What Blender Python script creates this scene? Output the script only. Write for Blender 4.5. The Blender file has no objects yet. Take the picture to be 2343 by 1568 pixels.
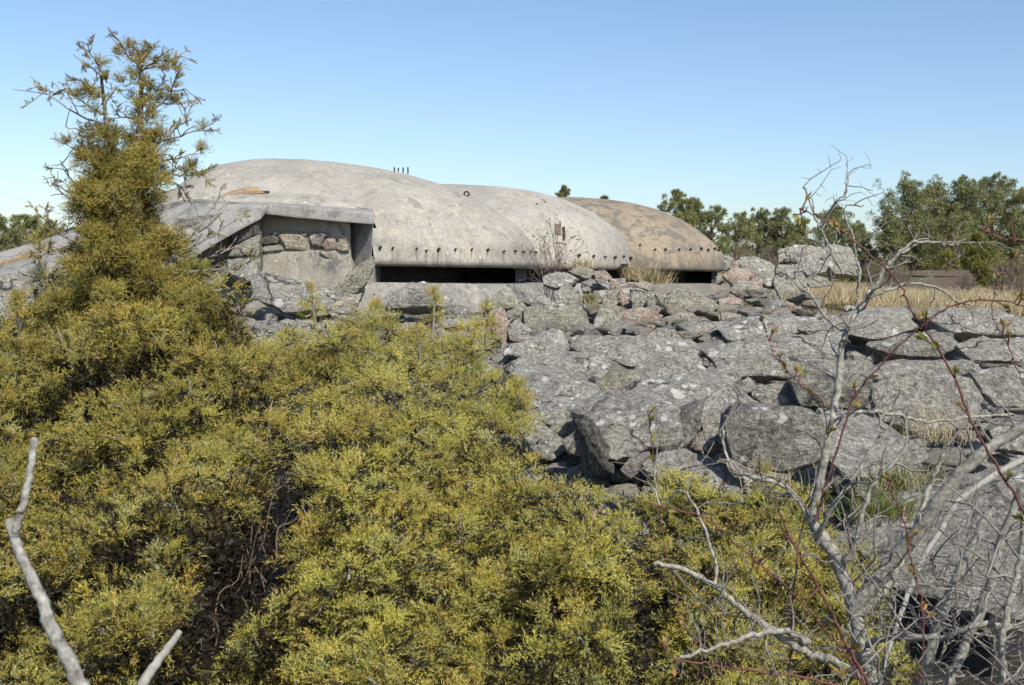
import bpy, bmesh, math, random
import numpy as np
from mathutils import Vector, Matrix, noise
from mathutils.bvhtree import BVHTree

random.seed(7)
RNG = np.random.default_rng(11)
SC = bpy.context.scene
COL = SC.collection

# ------------------------------------------------------------------ camera
F = 2600.0                       # focal length in picture units (picture 2342 x 1568)
PITCH = math.atan(179 / F)
ROLL = math.radians(1.2)
CAM = Vector((0, 0, 1.75))
FW = Vector((0, math.cos(PITCH), -math.sin(PITCH)))
R0 = Vector((1, 0, 0)); U0 = Vector((0, math.sin(PITCH), math.cos(PITCH)))
RT = R0 * math.cos(ROLL) + U0 * math.sin(ROLL)
UP = -R0 * math.sin(ROLL) + U0 * math.cos(ROLL)
cam_data = bpy.data.cameras.new('camera')
cam_data.sensor_width = 36.0
cam_data.lens = 36.0 * F / 2342.0
cam_data.clip_start = 0.05
cam_data.clip_end = 6000
cam_data.dof.use_dof = True
cam_data.dof.focus_distance = 13.0
cam_data.dof.aperture_fstop = 16.0
cam = bpy.data.objects.new('camera', cam_data)
COL.objects.link(cam)
M3 = Matrix((RT, UP, -FW)).transposed()
cam.matrix_world = Matrix.Translation(CAM) @ M3.to_4x4()
SC.camera = cam

# ------------------------------------------------------------------ light
SUN_EL = math.radians(45)
SUN_AZ = math.radians(180 - 29)          # clockwise from +Y: behind the camera, to its right
sun_dir = Vector((math.sin(SUN_AZ) * math.cos(SUN_EL), math.cos(SUN_AZ) * math.cos(SUN_EL), math.sin(SUN_EL)))
world = bpy.data.worlds.new('World'); SC.world = world
world.use_nodes = True
wn = world.node_tree.nodes; wl = world.node_tree.links
wn.clear()
sky = wn.new('ShaderNodeTexSky'); sky.sky_type = 'NISHITA'; sky.sun_disc = False
sky.sun_elevation = SUN_EL; sky.sun_rotation = SUN_AZ
sky.altitude = 0; sky.air_density = 0.91; sky.dust_density = 0.75; sky.ozone_density = 3.2
bg = wn.new('ShaderNodeBackground'); bg.inputs['Strength'].default_value = 0.130
wo = wn.new('ShaderNodeOutputWorld')
wl.new(sky.outputs[0], bg.inputs[0]); wl.new(bg.outputs[0], wo.inputs[0])
sun_data = bpy.data.lights.new('sun', 'SUN'); sun_data.energy = 4.9; sun_data.angle = math.radians(0.5)
sun_data.color = (1.0, 0.94, 0.84)
sun = bpy.data.objects.new('sun', sun_data); COL.objects.link(sun)
sun.rotation_euler = (-sun_dir).to_track_quat('-Z', 'Y').to_euler()
SC.view_settings.view_transform = 'Standard'
SC.view_settings.look = 'None'
SC.view_settings.exposure = 0.25
SC.view_settings.gamma = 1.0
SC.view_settings.use_curve_mapping = False

# ------------------------------------------------------------------ helpers
def P(px, py, Y):
    d = FW + RT * ((px - 1171.0) / F) + UP * ((784.0 - py) / F)
    return CAM + d * (Y / d.y)

CROPS = {'B': (1209.7, 514.1, .2065), '3': (967.8, 362.9, .3098), '4': (1451.6, 362.9, .38),
         '5': (1088.7, 665.3, .3086), '6': (1633.1, 604.8, .3086), '7': (1391.1, 1028.2, .4058),
         'A': (834.7, 532.3, .1807), '2': (411.3, 332.7, .27), 'D': (0, 0, 1)}

def crop(c, pts):
    x0, y0, s = CROPS[c]
    return [(x0 + p[0] * s, y0 + p[1] * s) + tuple(p[2:]) for p in pts]

def tag(o, label=None, cat=None, group=None, kind=None):
    if label: o['label'] = label
    if cat: o['category'] = cat
    if group: o['group'] = group
    if kind: o['kind'] = kind
    return o

def empty(name, loc=(0, 0, 0)):
    o = bpy.data.objects.new(name, None); COL.objects.link(o); o.location = loc
    o.empty_display_size = 0.2
    return o

def adopt(o, parent):
    o.parent = parent
    o.matrix_parent_inverse = Matrix.Translation(-Vector(parent.location)) if parent.type == 'EMPTY' or True else Matrix()
    return o

def link_mesh(name, me, mat, parent=None, smooth=True, sharp=None):
    if mat is not None: me.materials.append(mat)
    if smooth:
        me.shade_smooth()
        if sharp: me.set_sharp_from_angle(angle=math.radians(sharp))
    o = bpy.data.objects.new(name, me); COL.objects.link(o)
    if parent: adopt(o, parent)
    return o

def mesh_np(name, V, T, colors=None, smooth=False):
    me = bpy.data.meshes.new(name)
    V = np.asarray(V, dtype=np.float32); T = np.asarray(T, dtype=np.int32)
    k = T.shape[1]
    me.vertices.add(len(V)); me.vertices.foreach_set('co', V.ravel())
    me.loops.add(T.size); me.loops.foreach_set('vertex_index', T.ravel())
    me.polygons.add(len(T))
    me.polygons.foreach_set('loop_start', np.arange(0, T.size, k, dtype=np.int32))
    me.polygons.foreach_set('loop_total', np.full(len(T), k, dtype=np.int32))
    me.update(calc_edges=True)
    if colors is not None:
        a = me.attributes.new('tint', 'FLOAT_COLOR', 'POINT')
        c = np.ones((len(V), 4), dtype=np.float32); c[:, :3] = colors
        a.data.foreach_set('color', c.ravel())
    return me

def mesh_py(name, verts, faces):
    me = bpy.data.meshes.new(name)
    me.from_pydata([tuple(v) for v in verts], [], faces); me.update()
    return me

def fix_normals(me):
    bm = bmesh.new(); bm.from_mesh(me)
    bmesh.ops.recalc_face_normals(bm, faces=bm.faces)
    bm.to_mesh(me); bm.free()
    return me

class Tubes:
    """collects tapered tubes into one mesh"""
    def __init__(self, sides=5):
        self.V = []; self.Q = []; self.n = 0; self.s = sides; self.C = []
    def add(self, pts, radii, col=None):
        pts = np.asarray([tuple(p) for p in pts], dtype=float); m = len(pts); s = self.s
        if m < 2: return
        t = np.gradient(pts, axis=0); t /= (np.linalg.norm(t, axis=1, keepdims=True) + 1e-9)
        ref = np.array([0.31, 0.17, 0.93]) if abs(t[0] @ np.array([0.31, 0.17, 0.93])) < .9 else np.array([1., 0, 0])
        a = np.cross(t, ref); a /= (np.linalg.norm(a, axis=1, keepdims=True) + 1e-9)
        b = np.cross(t, a)
        ang = np.arange(s) / s * 2 * np.pi
        r = np.asarray(radii, dtype=float)[:, None, None]
        ring = pts[:, None, :] + r * (np.cos(ang)[None, :, None] * a[:, None, :] + np.sin(ang)[None, :, None] * b[:, None, :])
        self.V.append(ring.reshape(-1, 3))
        i = np.arange(m - 1)[:, None] * s; j = np.arange(s)[None, :]; j2 = (j + 1) % s
        q = np.stack([i + j, i + j2, i + s + j2, i + s + j], -1).reshape(-1, 4) + self.n
        self.Q.append(q)
        cap = [self.n + (m - 1) * s + k for k in range(s)]
        self.C.append(np.tile(np.array(col if col is not None else (1, 1, 1.)), (m * s, 1)))
        self.n += m * s
    def build(self, name, mat, parent=None, tint=False):
        me = mesh_np(name, np.concatenate(self.V), np.concatenate(self.Q), np.concatenate(self.C) if tint else None)
        return link_mesh(name, me, mat, parent)

def unit(v):
    return v / (np.linalg.norm(v, axis=-1, keepdims=True) + 1e-9)

def smooth_line(pts, n=4, jit=0.0, rng=random):
    """Catmull-Rom through pts"""
    pts = [Vector(p) for p in pts]
    out = []
    for i in range(len(pts) - 1):
        p0 = pts[max(i - 1, 0)]; p1 = pts[i]; p2 = pts[i + 1]; p3 = pts[min(i + 2, len(pts) - 1)]
        for k in range(n):
            t = k / n
            q = 0.5 * ((2 * p1) + (p2 - p0) * t + (2 * p0 - 5 * p1 + 4 * p2 - p3) * t * t + (3 * p1 - p0 - 3 * p2 + p3) * t ** 3)
            if jit: q += Vector((rng.gauss(0, jit), rng.gauss(0, jit), rng.gauss(0, jit)))
            out.append(q)
    out.append(pts[-1])
    return out

# ------------------------------------------------------------------ materials
def new_mat(name):
    m = bpy.data.materials.new(name); m.use_nodes = True
    nt = m.node_tree; nt.nodes.clear()
    out = nt.nodes.new('ShaderNodeOutputMaterial')
    bs = nt.nodes.new('ShaderNodeBsdfPrincipled')
    bs.inputs['Roughness'].default_value = 0.9
    bs.inputs['Specular IOR Level'].default_value = 0.25
    nt.links.new(bs.outputs[0], out.inputs[0])
    return m, nt, bs

class NG:
    """small node graph writer"""
    def __init__(self, nt): self.nt = nt
    def node(self, t, **kw):
        n = self.nt.nodes.new(t)
        for k, v in kw.items(): setattr(n, k, v)
        return n
    def link(self, a, b): self.nt.links.new(a, b)
    def coord(self, scale=(1, 1, 1), rnd=False, rot=(0, 0, 0), out='Object'):
        tc = self.node('ShaderNodeTexCoord'); mp = self.node('ShaderNodeMapping')
        mp.inputs['Scale'].default_value = scale; mp.inputs['Rotation'].default_value = rot
        self.link(tc.outputs[out], mp.inputs['Vector'])
        if rnd:
            oi = self.node('ShaderNodeObjectInfo'); mu = self.node('ShaderNodeMath', operation='MULTIPLY'); mu.inputs[1].default_value = 37.0
            self.link(oi.outputs['Random'], mu.inputs[0]); self.link(mu.outputs[0], mp.inputs['Location'])
        return mp.outputs[0]
    def noise(self, vec, scale, detail=6, rough=.6, dist=0.0):
        n = self.node('ShaderNodeTexNoise'); n.inputs['Scale'].default_value = scale; n.inputs['Detail'].default_value = detail
        n.inputs['Roughness'].default_value = rough; n.inputs['Distortion'].default_value = dist
        self.link(vec, n.inputs['Vector']); return n.outputs['Fac']
    def voronoi(self, vec, scale, feature='F1', rnd=1.0):
        n = self.node('ShaderNodeTexVoronoi'); n.feature = feature; n.inputs['Scale'].default_value = scale; n.inputs['Randomness'].default_value = rnd
        self.link(vec, n.inputs['Vector']); return n
    def ramp(self, fac, stops, interp='LINEAR'):
        r = self.node('ShaderNodeValToRGB'); r.color_ramp.interpolation = interp
        e = r.color_ramp.elements
        while len(e) < len(stops): e.new(0.5)
        for i, (p, c) in enumerate(stops):
            e[i].position = p; e[i].color = (c, c, c, 1) if isinstance(c, (int, float)) else (*c, 1)
        self.link(fac, r.inputs[0]); return r.outputs[0]
    def mix(self, fac, a, b, mode='MIX'):
        m = self.node('ShaderNodeMix', data_type='RGBA', blend_type=mode)
        for s, v in ((m.inputs[0], fac), (m.inputs[6], a), (m.inputs[7], b)):
            if isinstance(v, (int, float)): s.default_value = v
            elif isinstance(v, tuple): s.default_value = (*v, 1)
            else: self.link(v, s)
        return m.outputs[2]
    def math(self, op, a, b=None, clamp=False):
        m = self.node('ShaderNodeMath', operation=op, use_clamp=clamp)
        for s, v in ((m.inputs[0], a), (m.inputs[1], b)):
            if v is None: continue
            if isinstance(v, (int, float)): s.default_value = v
            else: self.link(v, s)
        return m.outputs[0]
    def bump(self, h, strength, dist, normal=None):
        b = self.node('ShaderNodeBump'); b.inputs['Strength'].default_value = strength; b.inputs['Distance'].default_value = dist
        self.link(h, b.inputs['Height'])
        if normal is not None: self.link(normal, b.inputs['Normal'])
        return b.outputs[0]

def rock_mat(name, c0, c1, white=.3, pale=.5, green=0.0, fol=(1, 1, 4), seam=.35):
    m, nt, bs = new_mat(name); g = NG(nt)
    v = g.coord(rnd=True); vs = g.coord(scale=fol, rnd=True, rot=(.35, .25, .3))
    n1 = g.noise(v, 2.6, 9, .7); n2 = g.noise(v, 55, 4, .75); n4 = g.noise(v, 20, 6, .75); ns = g.noise(vs, 5, 8, .72, .9)
    base = g.mix(g.ramp(n1, [(.36, 0), (.62, 1)]), c0, c1)
    base = g.mix(g.math('MULTIPLY', g.ramp(ns, [(.40, 1), (.52, 0)]), seam), base, tuple(x * .4 for x in c0))
    # big pale and dark crusts, then small ones
    p = g.noise(v, 4.2, 9, .78, .5)
    base = g.mix(g.math('MULTIPLY', g.ramp(p, [(.52, 0), (.58, 1)]), pale), base, (.45, .435, .39))
    d = g.noise(v, 6.5, 8, .78, .3)
    base = g.mix(g.math('MULTIPLY', g.ramp(d, [(.56, 0), (.61, 1)]), .6), base, (.085, .083, .075))
    p2 = g.noise(v, 24, 5, .7)
    base = g.mix(g.math('MULTIPLY', g.ramp(p2, [(.57, 0), (.63, 1)]), pale), base, (.50, .485, .43))
    gn = g.noise(v, 5, 8, .75)
    base = g.mix(g.math('MULTIPLY', g.ramp(gn, [(.45, 0), (.60, 1)]), max(green, .14)), base, (.27, .275, .13))
    base = g.mix(1.0, base, g.ramp(n2, [(.32, .42), (.5, 1), (.68, 1.5)]), 'MULTIPLY')
    base = g.mix(1.0, base, g.ramp(n4, [(.36, .45), (.5, 1.0), (.64, 1.5)]), 'MULTIPLY')
    kn = g.node('ShaderNodeTexNoise'); kn.inputs['Scale'].default_value = 1.6; kn.inputs['Detail'].default_value = 8; g.link(v, kn.inputs['Vector'])
    ka = g.node('ShaderNodeVectorMath', operation='ADD'); g.link(v, ka.inputs[0]); g.link(kn.outputs['Color'], ka.inputs[1])
    ke = g.voronoi(ka.outputs[0], .8, 'DISTANCE_TO_EDGE')
    joint = g.math('MULTIPLY', g.ramp(ke.outputs['Distance'], [(.0, 1), (.010, .8), (.022, 0)]), g.ramp(g.noise(v, .9, 4), [(.50, 0), (.58, 1)]))
    base = g.mix(g.math('MULTIPLY', joint, .8), base, (.03, .03, .027))
    # white round lichen, two sizes
    wv = g.node('ShaderNodeVectorMath', operation='ADD'); wn_ = g.node('ShaderNodeTexNoise'); wn_.inputs['Scale'].default_value = 14
    sc_ = g.node('ShaderNodeVectorMath', operation='SCALE'); sc_.inputs['Scale'].default_value = .06
    g.link(v, wn_.inputs['Vector']); g.link(wn_.outputs['Color'], sc_.inputs[0]); g.link(v, wv.inputs[0]); g.link(sc_.outputs[0], wv.inputs[1])
    area = g.ramp(g.noise(v, 1.4, 3), [(.44, 0), (.60, 1)])
    for scale, k in ((5.0, .50), (11, .48)):
        vo = g.voronoi(wv.outputs[0], scale)
        se = g.node('ShaderNodeSeparateColor'); g.link(vo.outputs['Color'], se.inputs[0])
        thr = g.math('MULTIPLY', g.math('MULTIPLY', g.math('GREATER_THAN', se.outputs[1], .45), g.math('MULTIPLY', se.outputs[0], area)), k)
        spot = g.math('LESS_THAN', vo.outputs['Distance'], thr)
        base = g.mix(g.math('MULTIPLY', spot, white), base, (.70, .70, .66))
    g.link(base, bs.inputs['Base Color'])
    h = g.math('ADD', g.math('MULTIPLY', n1, .6), g.math('ADD', g.math('MULTIPLY', ns, .6), g.math('ADD', g.math('MULTIPLY', n4, .45), g.math('MULTIPLY', n2, .15))))
    h = g.math('SUBTRACT', h, g.math('MULTIPLY', joint, .5))
    g.link(g.bump(h, 1.0, .13), bs.inputs['Normal'])
    bs.inputs['Roughness'].default_value = .85
    return m

M = {}
M['rock_grey'] = rock_mat('rock_grey', (.28, .265, .232), (.425, .405, .36), .8, .55)
M['rock_dark'] = rock_mat('rock_dark', (.18, .17, .148), (.31, .295, .262), .7, .45, seam=.5)
M['rock_white'] = rock_mat('rock_white', (.285, .27, .24), (.44, .42, .38), 1.0, .75)
M['rock_green'] = rock_mat('rock_green', (.265, .252, .205), (.38, .36, .295), .4, .4, .34)
M['rock_pink'] = rock_mat('rock_pink', (.37, .275, .22), (.50, .40, .335), .2, .35, seam=.4)
M['rock_cream'] = rock_mat('rock_cream', (.38, .32, .245), (.49, .43, .345), .25, .4, seam=.4)
M['rock_slate'] = rock_mat('rock_slate', (.085, .082, .078), (.17, .163, .152), .25, .2, fol=(6, 1, 1), seam=.8)

def concrete_mat(name, ca, cb, cream, dark, dark_amt, dark_lo=.55, spots=.8, bump=.5, rim=0.0):
    m, nt, bs = new_mat(name); g = NG(nt)
    v = g.coord(); vst = g.coord(scale=(2.2, 2.2, .45))
    big = g.noise(v, .7, 6, .6); mid = g.noise(v, 3.2, 8, .68); fine = g.noise(v, 26, 6, .75); st = g.noise(vst, 3.0, 7, .7, .4)
    base = g.mix(g.ramp(big, [(.35, 0), (.65, 1)]), ca, cb)
    base = g.mix(g.math('MULTIPLY', g.ramp(mid, [(.52, 0), (.66, 1)]), .7), base, cream)
    base = g.mix(g.math('MULTIPLY', g.ramp(st, [(.52, 0), (.68, 1)]), .5), base, tuple(x * .68 for x in ca))
    dk = g.noise(v, 1.9, 9, .74, .5)
    base = g.mix(g.math('MULTIPLY', g.ramp(dk, [(dark_lo, 0), (dark_lo + .08, 1)]), dark_amt), base, dark)
    base = g.mix(1.0, base, g.ramp(fine, [(.33, .6), (.48, .97), (.68, 1.2)]), 'MULTIPLY')
    if rim:                                     # rusty and black weather marks below the bolts
        tc = g.node('ShaderNodeTexCoord'); sx = g.node('ShaderNodeSeparateXYZ'); g.link(tc.outputs['Object'], sx.inputs[0])
        zz = g.math('SUBTRACT', sx.outputs[2], 1.65)
        band = g.ramp(zz, [(.0, 1), (.12, .7), (.42, .45), (.62, 0)])
        rs = g.noise(g.coord(scale=(1, 1, .22)), 6.5, 8, .75, .3)
        base = g.mix(g.math('MULTIPLY', g.math('MULTIPLY', g.ramp(rs, [(.47, 0), (.60, 1)]), band), rim), base, (.13, .115, .095))
        ge = g.node('ShaderNodeNewGeometry'); gx = g.node('ShaderNodeSeparateXYZ'); g.link(ge.outputs['True Normal'], gx.inputs[0])
        lich = g.math('MULTIPLY', g.ramp(gx.outputs[0], [(.60, 0), (.88, 1)]), g.ramp(g.noise(g.coord(scale=(3, 3, .5)), 4.0, 8, .75, .4), [(.40, .15), (.56, 1)]))
        base = g.mix(g.math('MULTIPLY', lich, .7), base, (.15, .147, .138))
        lip = g.math('MULTIPLY', g.ramp(zz, [(.0, 1), (.10, .6), (.2, 0)]), g.ramp(mid, [(.36, 0), (.56, 1)]))
        base = g.mix(g.math('MULTIPLY', lip, rim * .8), base, (.15, .148, .14))
    vo = g.voronoi(v, 4.5); se = g.node('ShaderNodeSeparateColor'); g.link(vo.outputs['Color'], se.inputs[0])
    spot = g.math('LESS_THAN', vo.outputs['Distance'], g.math('MULTIPLY', g.math('GREATER_THAN', se.outputs[1], .82), g.math('MULTIPLY', se.outputs[0], .16)))
    base = g.mix(g.math('MULTIPLY', spot, spots), base, (.7, .7, .66))
    cw = g.node('ShaderNodeTexNoise'); cw.inputs['Scale'].default_value = 1.3; cw.inputs['Detail'].default_value = 6; g.link(v, cw.inputs['Vector'])
    ca_ = g.node('ShaderNodeVectorMath', operation='ADD'); g.link(v, ca_.inputs[0]); g.link(cw.outputs['Color'], ca_.inputs[1])
    cr = g.voronoi(ca_.outputs[0], .55, 'DISTANCE_TO_EDGE')
    crack = g.math('MULTIPLY', g.math('LESS_THAN', cr.outputs['Distance'], .006), g.ramp(g.noise(v, 1.1, 3), [(.5, 0), (.6, 1)]))
    base = g.mix(g.math('MULTIPLY', crack, .6), base, tuple(x * .4 for x in ca))
    pit = g.voronoi(v, 30); pse = g.node('ShaderNodeSeparateColor'); g.link(pit.outputs['Color'], pse.inputs[0])
    hole = g.math('LESS_THAN', pit.outputs['Distance'], g.math('MULTIPLY', g.math('GREATER_THAN', pse.outputs[0], .8), .22))
    base = g.mix(g.math('MULTIPLY', hole, .55), base, tuple(x * .35 for x in ca))
    g.link(base, bs.inputs['Base Color'])
    h = g.math('ADD', g.math('MULTIPLY', mid, .6), g.math('SUBTRACT', g.math('MULTIPLY', fine, .35), g.math('MULTIPLY', hole, .25)))
    g.link(g.bump(h, bump, .06), bs.inputs['Normal'])
    bs.inputs['Roughness'].default_value = .92
    return m

M['concrete'] = concrete_mat('concrete', (.285, .272, .24), (.375, .358, .315), (.45, .405, .315), (.165, .16, .15), .65, .55, rim=.8)
M['concrete_pale'] = concrete_mat('concrete_pale', (.295, .282, .25), (.39, .372, .33), (.45, .405, .32), (.175, .17, .158), .6, .56, rim=.7)
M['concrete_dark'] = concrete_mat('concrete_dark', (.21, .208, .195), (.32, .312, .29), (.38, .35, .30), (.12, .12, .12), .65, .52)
M['concrete_tan'] = concrete_mat('concrete_tan', (.235, .19, .135), (.315, .26, .188), (.335, .28, .20), (.13, .123, .11), .8, .485, .2, rim=1.0)
M['concrete_shade'] = concrete_mat('concrete_shade', (.055, .055, .057), (.075, .075, .075), (.08, .08, .075), (.03, .03, .03), .5)  # near-black: shade inside slits and broken corner put into the colour
M['mortar'] = concrete_mat('mortar', (.28, .265, .225), (.40, .375, .31), (.43, .385, .30), (.10, .10, .10), .8, .53, bump=.9)
M['edge_brown'] = concrete_mat('edge_brown', (.27, .18, .11), (.36, .25, .16), (.40, .29, .19), (.15, .11, .08), .5)

def plain_mat(name, a, b, scale=20, bump=.4, rough=.85, dist=.01, spec=.2):
    m, nt, bs = new_mat(name); g = NG(nt); v = g.coord()
    n = g.noise(v, scale, 6, .65)
    g.link(g.mix(g.ramp(n, [(.3, 0), (.7, 1)]), a, b), bs.inputs['Base Color'])
    g.link(g.bump(n, bump, dist), bs.inputs['Normal'])
    bs.inputs['Roughness'].default_value = rough; bs.inputs['Specular IOR Level'].default_value = spec
    return m

M['rust'] = plain_mat('rust', (.025, .018, .015), (.075, .045, .032), 30)
M['rust_bright'] = plain_mat('rust_bright', (.11, .085, .085), (.20, .14, .115), 9)
M['brown_steel'] = plain_mat('brown_steel', (.10, .08, .068), (.15, .12, .10), 2)
M['bark_grey'] = plain_mat('bark_grey', (.16, .145, .12), (.34, .32, .28), 60, .8, .9, .004)
M['bark_pale'] = plain_mat('bark_pale', (.19, .18, .16), (.38, .365, .325), 60, .6, .9, .003)
M['bark_lichen'] = plain_mat('bark_lichen', (.085, .07, .065), (.42, .42, .37), 75, .9, .9, .004)
M['bark_thorn'] = plain_mat('bark_thorn', (.10, .092, .072), (.41, .395, .34), 75, .8, .9, .004)
M['bark_brown'] = plain_mat('bark_brown', (.10, .075, .055), (.20, .155, .12), 40, .7)
M['twig_grey'] = plain_mat('twig_grey', (.13, .115, .10), (.30, .28, .25), 25, .3)
M['twig_brown'] = plain_mat('twig_brown', (.13, .10, .08), (.24, .195, .16), 3, .3)
M['rose_stem'] = plain_mat('rose_stem', (.085, .034, .028), (.155, .062, .047), 25, .5, .6, .003, .3)
M['pine_bark'] = plain_mat('pine_bark', (.12, .085, .065), (.24, .16, .11), 6, .7)
M['dark_metal'] = plain_mat('dark_metal', (.03, .03, .03), (.05, .05, .05), 20)
M['stain'] = plain_mat('stain', (.13, .105, .075), (.24, .20, .155), 25)
M['yellow_lichen'] = plain_mat('yellow_lichen', (.45, .27, .04), (.55, .36, .07), 30)

def leaf_mat(name, transl=.25, rough=.6):
    m = bpy.data.materials.new(name); m.use_nodes = True; nt = m.node_tree; nt.nodes.clear(); g = NG(nt)
    out = g.node('ShaderNodeOutputMaterial'); at = g.node('ShaderNodeAttribute'); at.attribute_name = 'tint'
    d = g.node('ShaderNodeBsdfPrincipled'); d.inputs['Roughness'].default_value = rough; d.inputs['Specular IOR Level'].default_value = .3
    t = g.node('ShaderNodeBsdfTranslucent'); mx = g.node('ShaderNodeMixShader'); mx.inputs[0].default_value = transl
    g.link(at.outputs['Color'], d.inputs['Base Color']); g.link(at.outputs['Color'], t.inputs['Color'])
    g.link(d.outputs[0], mx.inputs[1]); g.link(t.outputs[0], mx.inputs[2]); g.link(mx.outputs[0], out.inputs[0])
    return m
M['needles'] = leaf_mat('needles', .25, .5)
M['grass'] = leaf_mat('grass', .3, .7)
M['leaf'] = leaf_mat('leaf', .35, .5)

def ground_mat():
    m, nt, bs = new_mat('ground_soil'); g = NG(nt); v = g.coord()
    n = g.noise(v, 1.3, 8, .7); n2 = g.noise(v, 14, 8, .75); n3 = g.noise(v, .35, 4)
    soil = g.mix(g.ramp(n2, [(.35, 0), (.65, 1)]), (.03, .025, .018), (.11, .092, .068))
    n9 = g.noise(v, 45, 5, .75)
    rocky = g.mix(g.ramp(n2, [(.35, 0), (.62, 1)]), (.10, .094, .08), (.33, .31, .27))
    rocky = g.mix(1.0, rocky, g.ramp(n9, [(.34, .35), (.5, 1), (.66, 1.5)]), 'MULTIPLY')
    tc0 = g.node('ShaderNodeTexCoord'); sy0 = g.node('ShaderNodeSeparateXYZ'); g.link(tc0.outputs['Object'], sy0.inputs[0])
    zone = g.ramp(g.math('MULTIPLY', g.math('SUBTRACT', sy0.outputs[1], 7.5), .5, True), [(0, 0), (1, .8)])
    near = g.mix(g.math('MAXIMUM', g.ramp(n, [(.56, 0), (.66, 1)]), g.math('MULTIPLY', zone, g.ramp(n2, [(.30, .2), (.45, 1)]))), soil, rocky)
    straw = g.mix(g.ramp(n2, [(.3, 0), (.7, 1)]), (.26, .205, .12), (.44, .36, .22))
    straw = g.mix(g.math('MULTIPLY', g.ramp(n3, [(.55, 0), (.62, 1)]), .7), straw, (.11, .105, .045))
    tc = g.node('ShaderNodeTexCoord'); sx = g.node('ShaderNodeSeparateXYZ'); g.link(tc.outputs['Object'], sx.inputs[0])
    yy = g.math('ADD', sx.outputs[1], g.math('MULTIPLY', n, 4.0))
    far = g.ramp(g.math('MULTIPLY', g.math('SUBTRACT', yy, 26.0), .4, True), [(0, 0), (1, 1)])
    g.link(g.mix(far, near, straw), bs.inputs['Base Color'])
    g.link(g.bump(g.math('ADD', n, g.math('ADD', n2, n9)), 1.0, .12), bs.inputs['Normal'])
    return m
M['ground'] = ground_mat()

# ------------------------------------------------------------------ ground
GY = [-60, 0, 5, 8, 11, 17, 22, 28, 60, 5000]
GZ = [-1.75, -1.8, -2.0, -2.08, -2.02, -1.62, -1.25, -.95, -.86, -.86]
def G(x, y):
    z = CAM.z + float(np.interp(y, GY, GZ))
    if 8 < y < 27 and -6 < x < 14:
        q = Vector((x * 1.1, y * 1.1, 1.7)); z += (.16 * abs(noise.noise(q)) + .10 * abs(noise.noise(q * 2.3))) * min(1, (y - 8) / 2)
    z += .10 * noise.noise(Vector((x * .35, y * .35, 3.1))) + .05 * noise.noise(Vector((x * 1.3, y * 1.3, 7.7)))
    return z
def make_ground():
    xs = np.concatenate([[-3000, -1200, -500, -200, -90, -45], np.concatenate([np.arange(-26, -6, .5), np.arange(-6, 14, .22), np.arange(14, 34, .5)]), [45, 90, 200, 500, 1200, 3000]])
    ys = np.concatenate([[-60, -30, -12, -5], np.concatenate([np.arange(0, 8, .4), np.arange(8, 27, .22), np.arange(27, 42, .45)]), np.arange(43, 70, 3), [80, 100, 160, 300, 700, 1600, 5000]])
    V = [(x, y, G(x, y)) for y in ys for x in xs]
    nx = len(xs); i = np.arange(len(ys) - 1)[:, None] * nx; j = np.arange(nx - 1)[None, :]
    Q = np.stack([i + j, i + j + 1, i + nx + j + 1, i + nx + j], -1).reshape(-1, 4)
    o = link_mesh('ground', mesh_np('ground', V, Q), M['ground'])
    tag(o, kind='structure')
make_ground()

# ------------------------------------------------------------------ bunker
ZL = CAM.z - .10      # underside of the dome lips
ZS = CAM.z - .43      # top of the sills
bunker = empty('concrete_bunker', (2.0, 29.0, G(2, 29)))
tag(bunker, 'low grey concrete bunker with three rounded domes and dark gun slits behind the rubble', 'bunker')

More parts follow.
